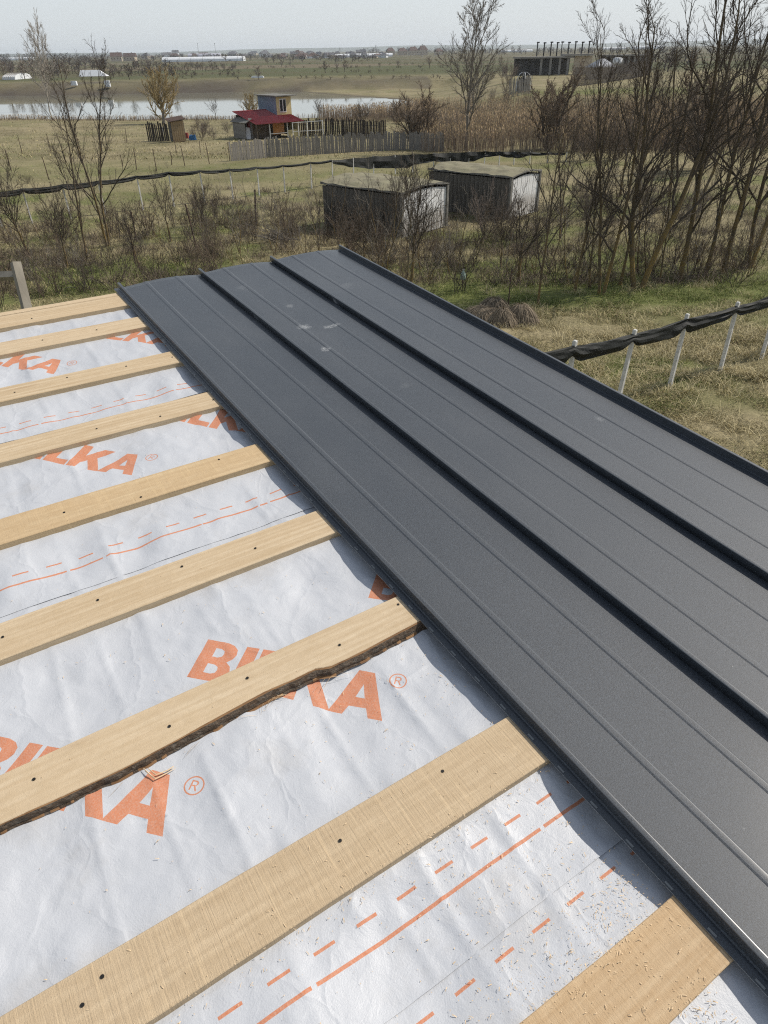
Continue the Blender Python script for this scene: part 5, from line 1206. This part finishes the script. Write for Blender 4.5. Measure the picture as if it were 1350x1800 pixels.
# white things on the far bank
p = wpt(163, 134); k_ = 1 / ppm(p); root = empty('white_tent', p, 'long white tent on the far bank behind the tall pale tree', 'tent'); W_ = 44 * k_; zr = upto(p, 123)
mb = MB(); mb.add([(-W_ / 2, -2, 0), (W_ / 2 + 1, -2, 0), (W_ / 2 + 1, 3, 0), (-W_ / 2, 3, 0), (-W_ / 2 + .5, .5, zr), (W_ / 2 - 2.4, .5, zr)], [(3, 2, 1, 0), (0, 1, 5, 4), (1, 2, 5), (2, 3, 4, 5), (3, 0, 4)]); mb.build('canopy', LWHT, root)
for px, py, top, w_, lb in [(190, 153, 142, 9, 'white tank standing on the far shore of the lake'), (131, 150, 143, 10, 'small white box on the far shore behind the two stemmed tree'), (453, 137, 134, 22, 'low white slab lying on the far bank behind the shack')]:
    p = wpt(px, py); k_ = 1 / ppm(p); h_ = max(upto(p, top), .5); mb = MB(); mb.box((0, 0, h_ / 2), (w_ * k_, 1.2, h_), taper=.93); mb.box((0, 0, h_ + .06), (w_ * k_ * .8, 1.0, .12)); o = mb.build('white_box', LWHT); o.location = p; tag(o, lb, 'box')
# far houses
def house(px, py, wpx, top, wm, rm, label, group=None, hip=False, rz=0.0, name='village_house', chim=True):
    p = wpt(px, py); k_ = 1 / ppm(p); W_ = wpx * k_; H_ = max(upto(p, top), 2.5); e = H_ * .55; D_ = min(W_ * .75, 11); root = empty(name, p, label, 'house', group, rz)
    bxx = lambda nm, c, d, m: (lambda mb: mb.build(nm, m, root))(MB().box(c, d))
    bxx('wall', (0, 0, e / 2), (W_ * .9, D_ * .9, e), wm)
    ins = W_ * .25 if hip else 0.0
    mb = MB(); mb.add([(-W_ / 2, -D_ / 2, e), (W_ / 2, -D_ / 2, e), (W_ / 2, D_ / 2, e), (-W_ / 2, D_ / 2, e), (-W_ / 2 + ins, 0, H_), (W_ / 2 - ins, 0, H_)], [(3, 2, 1, 0), (0, 1, 5, 4), (1, 2, 5), (2, 3, 4, 5), (3, 0, 4)]); mb.build('roof', rm, root)
    n = max(2, int(W_ / 4))
    for k in range(n): bxx('window', (-W_ * .36 + k * W_ * .72 / max(n - 1, 1), -D_ * .45 - .05, e * .55), (1.1, .1, 1.3), DARKF)
    if chim: bxx('chimney', (W_ * .15, .6, H_), (.9, .9, 1.8), ROOFB)
house(206, 108, 20, 92, BEIG, ROOFB, 'two storey brick house with brown roof above the far bank at left', name='brick_house', rz=.2)
house(230, 107, 22, 93, BEIG, ROOFB, 'wide brown roofed house just right of the brick house at left', name='brick_house', rz=-.1)
vr = random.Random(11); GRP = 'village houses on the horizon'
for k in range(56):
    px = vr.uniform(410, 680) if k < 44 else vr.uniform(250, 420); py = vr.uniform(96, 104)
    house(px, py, vr.uniform(8, 17), py - vr.uniform(5, 10), vr.choice([BEIG, LWHT, LCON, LCON]), vr.choice([ROOFB, ROOFG, ROOFG]), 'small house of the distant village beyond the lake', GRP, vr.random() < .5, vr.uniform(-.5, .5))
for px, w_, top, lb in [(686, 15, 84, 'leftmost of the five brown roofed houses left of the tallest tree'), (707, 16, 84, 'second brown roofed house left of the tallest tree, dark hipped roof'), (726, 18, 82, 'tallest peaked brown roofed house, middle of the row left of the tallest tree'), (743, 16, 80, 'brown roofed beige house, fourth of the row left of the tallest tree'), (771, 14, 85, 'low grey roofed house behind the tallest tree')]:
    house(px, 97, w_, top, BEIG, ROOFB, lb, hip=True, rz=.3)
def greenhouse(px0, px1, py, top, label, group=None, m=None):
    p = wpt((px0 + px1) / 2, py); k_ = 1 / ppm(p); W_ = (px1 - px0) * k_; H_ = max(upto(p, top), 2.2); root = empty('greenhouse', p, label, 'greenhouse', group)
    V = []; n = 9
    for x in (-W_ / 2, W_ / 2):
        for j in range(n + 1): a = math.pi * j / n; V.append((x, -math.cos(a) * 9, math.sin(a) ** .7 * H_))
    F = [(j, j + 1, n + 2 + j, n + 1 + j) for j in range(n)] + [tuple(range(n + 1))[::-1], tuple(range(n + 1, 2 * n + 2))]
    me = bpy.data.meshes.new('cover'); me.from_pydata(V, [], F); me.materials.append(m or LWHT); me.update(); link('cover', me, root)
    for k in range(7): bxm = MB(); bxm.tube([(-W_ / 2 + (k + .5) * W_ / 7, -math.cos(math.pi * j / 8) * 9.15, math.sin(math.pi * j / 8) ** .7 * (H_ + .12)) for j in range(9)], .12, 4); bxm.build('hoop', LCON, root)
greenhouse(288, 430, 108, 99.5, 'long white greenhouse across the lake, behind the willow'); greenhouse(332, 388, 101, 94, 'shorter greenhouse with lilac grey roof behind the long white one', m=simple('lilac_sheet', (.42, .42, .48), .08, .3, coord='pos'))
greenhouse(590, 690, 100, 94, 'long pale greenhouse right of the distant village'); greenhouse(-30, 60, 106, 101, 'pale greenhouse on the horizon at the left edge'); greenhouse(880, 935, 91, 87, 'pale shed on the horizon right of the tallest tree'); greenhouse(1110, 1165, 86, 80, 'long white hall on the horizon above the colonnade building'); greenhouse(1060, 1100, 87, 83, 'short white hall on the horizon left of the long white hall')
greenhouse(20, 42, 139, 133, 'small white covered stack on the far bank at the left edge')
for px, t_, lb in [(350, 76, 'left of two tall thin masts above the greenhouses'), (380, 76, 'right of two tall thin masts above the greenhouses'), (598, 84, 'thin mast over the distant village'), (742, 78, 'thin mast over the brown roofed houses'), (661, 80, 'thin mast right of the distant village')]:
    p = wpt(px, 100); h_ = upto(p, t_); mb = MB(); mb.tube([(0, 0, 0), (0, 0, h_ * .6), (0, 0, h_)], [.5, .4, .3], 5); mb.box((0, 0, h_ * .97), (1.6, .8, h_ * .05)); o = mb.build('mast', LCON); o.location = p; tag(o, lb, 'mast')
# far trees one can tell apart
for px, py, top in [(10, 140, 100), (26, 138, 104), (44, 139, 98), (118, 138, 100), (150, 120, 100), (200, 136, 108), (228, 140, 108), (176, 128, 98), (182, 132, 101), (305, 139, 112), (60, 136, 96), (330, 125, 108), (348, 124, 106), (356, 125, 107), (393, 124, 108), (410, 123, 110), (572, 128, 103), (592, 126, 108), (606, 126, 101), (495, 118, 102), (470, 112, 98), (90, 135, 98), (104, 137, 103), (265, 130, 100), (240, 122, 98), (455, 140, 112), (700, 118, 104), (1165, 100, 70), (1085, 98, 71), (1180, 104, 76), (912, 92, 77), (900, 93, 79), (1135, 118, 84), (880, 120, 95), (755, 120, 96)]:
    place(random.choice(T_FAR), px, py, top, 'small bare tree standing beyond the lake', 6.2, group='bare trees beyond the lake', fat=random.uniform(.9, 1.3))
# woods that read as one mass
def woods(name, label, spots, mats_):
    Vs = []; Fs = []; off = 0; base = []
    for sd_ in range(4):
        tr, cr = grow(90 + sd_, 5, .16, [lv(7, .7, .8, 1, .07, up=.07, start=.1, tl=.6), lv(5, .5, .7, 1, .06, start=.1), lv(3, .6, .6, 1, .06, start=.1)], trunkfrac=.7)
        V1, F1 = tubes(tr, 3); V2, F2 = tubes([l for L in cr for l in L], 3); base.append((np.concatenate([V1, V2]), np.concatenate([F1, F2 + len(V1)])))
    for (px, py, top, fat) in spots:
        p = wpt(px, py); h_ = max(upto(p, top), 1.5); V0, F0 = random.choice(base); a = random.uniform(0, 6.28); s = h_ / 5.2
        V = V0.copy(); V[:, :2] = V[:, :2] @ np.array([[math.cos(a), -math.sin(a)], [math.sin(a), math.cos(a)]]) * fat; V = V * s + np.array(p); Vs.append(V); Fs.append(F0 + off); off += len(V)
    o = link(name, npmesh(name, np.concatenate(Vs), np.concatenate(Fs), mats_)); tag(o, label, 'woods', kind='stuff')
rr = random.Random(5)
sp = [(rr.uniform(-30, 420), rr.uniform(104, 135), 0, 1.5) for _ in range(460)]
sp = [(x, y, y - rr.uniform(6, 17) * (.7 if x > 300 else 1.1), rr.uniform(1.3, 2.4)) for x, y, _, _ in sp if not (285 < x < 435 and y < 112) and not (140 < x < 190 and y > 124) and not (190 < x < 250 and y < 116)]
sp += [(x, 102 + rr.uniform(-4, 3), 95 + rr.uniform(-5, 2), 1.8) for x in [rr.uniform(-30, 640) for _ in range(280)]]
sp += [(x, y, y - rr.uniform(2.5, 5), 2.2) for x, y in [(rr.uniform(250, 900), rr.choice([114, 119, 119, 127, 138]) + rr.gauss(0, .9)) for _ in range(170)]]
sp += [(x, 90 + rr.uniform(-3, 6), 83 + rr.uniform(-4, 3), 1.8) for x in [rr.uniform(640, 1380) for _ in range(280)]]
sp += [(x, 100 + rr.uniform(-3, 10), 95 + rr.uniform(-4, 3), 1.7) for x in [rr.uniform(380, 660) for _ in range(80)]]
sp += [(rr.uniform(1120, 1380), rr.uniform(100, 130), rr.uniform(72, 95), 1.5) for _ in range(25)]
woods('far_woods', 'brown grey bare woods and hedges spread over the plain beyond the lake', sp, BK_DARK)
# scattered weeds on the far bank

# ------------------------------------------------------------------ each repeat gets a label of its own
ONES = ['', 'first', 'second', 'third', 'fourth', 'fifth', 'sixth', 'seventh', 'eighth', 'ninth', 'tenth', 'eleventh', 'twelfth', 'thirteenth', 'fourteenth', 'fifteenth', 'sixteenth', 'seventeenth', 'eighteenth', 'nineteenth']
TENS = {20: ('twentieth', 'twenty'), 30: ('thirtieth', 'thirty'), 40: ('fortieth', 'forty'), 50: ('fiftieth', 'fifty'), 60: ('sixtieth', 'sixty'), 70: ('seventieth', 'seventy')}
def ordinal(n):
    if n < 20: return ONES[n]
    t = n // 10 * 10; return TENS[t][0] if n == t else TENS[t][1] + '-' + ONES[n - t]
def screen_x(o):
    q = Vector(o.matrix_world.translation if o.parent is None and o.matrix_basis.translation.length == 0 else o.matrix_basis.translation) - Vector((0, 0, CAMZ)); return q.dot(rgt) / max(q.dot(fwd), .1)
WHERE = {
 'shrubs beyond the far left roof edge': ('leafless dark shrub', 'from the left in the scrub beyond the far left roof edge'), 'shrubs left of the sheds': ('leafless grey shrub', 'from the left in the rough grass left of the sheds'),
 'shrubs against the sheds': ('leafless shrub', 'from the left against the two sheds'), 'undergrowth of the right row': ('leafless shrub', 'from the left in undergrowth of the right tree row'),
 'shrubs right of the sheds': ('mauve brown shrub', 'from the left in waste ground right of the sheds'), 'thicket shrubs at right': ('tall leafless shrub', 'from the left in the mauve brown thicket'),
 'shrubs at the end of the lake': ('leafless shrub', 'from the left at the right end of the lake'), 'shrubs by the shack': ('leafless shrub', 'from the left in the yard beside the shack'),
 'shrubs on the embankment': ('leafless shrub', 'from the left on the embankment behind the thicket'), 'shrubs beside the far fence': ('leafless shrub', 'from the left beside the far board fence'),
 'weed tufts in the meadow': ('low leafless weed tuft', 'from the left in the left meadow'), 'saplings in the right row': ('thin leafless sapling', 'from the left among the right row trees'),
 'saplings left of the sheds': ('thin leafless sapling', 'from the left between left meadow and sheds'), 'bare trees beyond the lake': ('small bare tree', 'from the left beyond the lake'),
 'village houses on the horizon': ('small distant house', 'from the left in the village beyond the lake'), 'stakes in the left meadow': ('thin dark stake', 'from the left in the left meadow')}
grp = {}
for o in sc.objects:
    if o.parent is None and o.get('group') in WHERE: grp.setdefault(o['group'], []).append(o)
for g_, L in grp.items():
    L.sort(key=screen_x)
    for k, o in enumerate(L): o['label'] = '%s, %s %s' % (WHERE[g_][0], ordinal(k + 1), WHERE[g_][1])
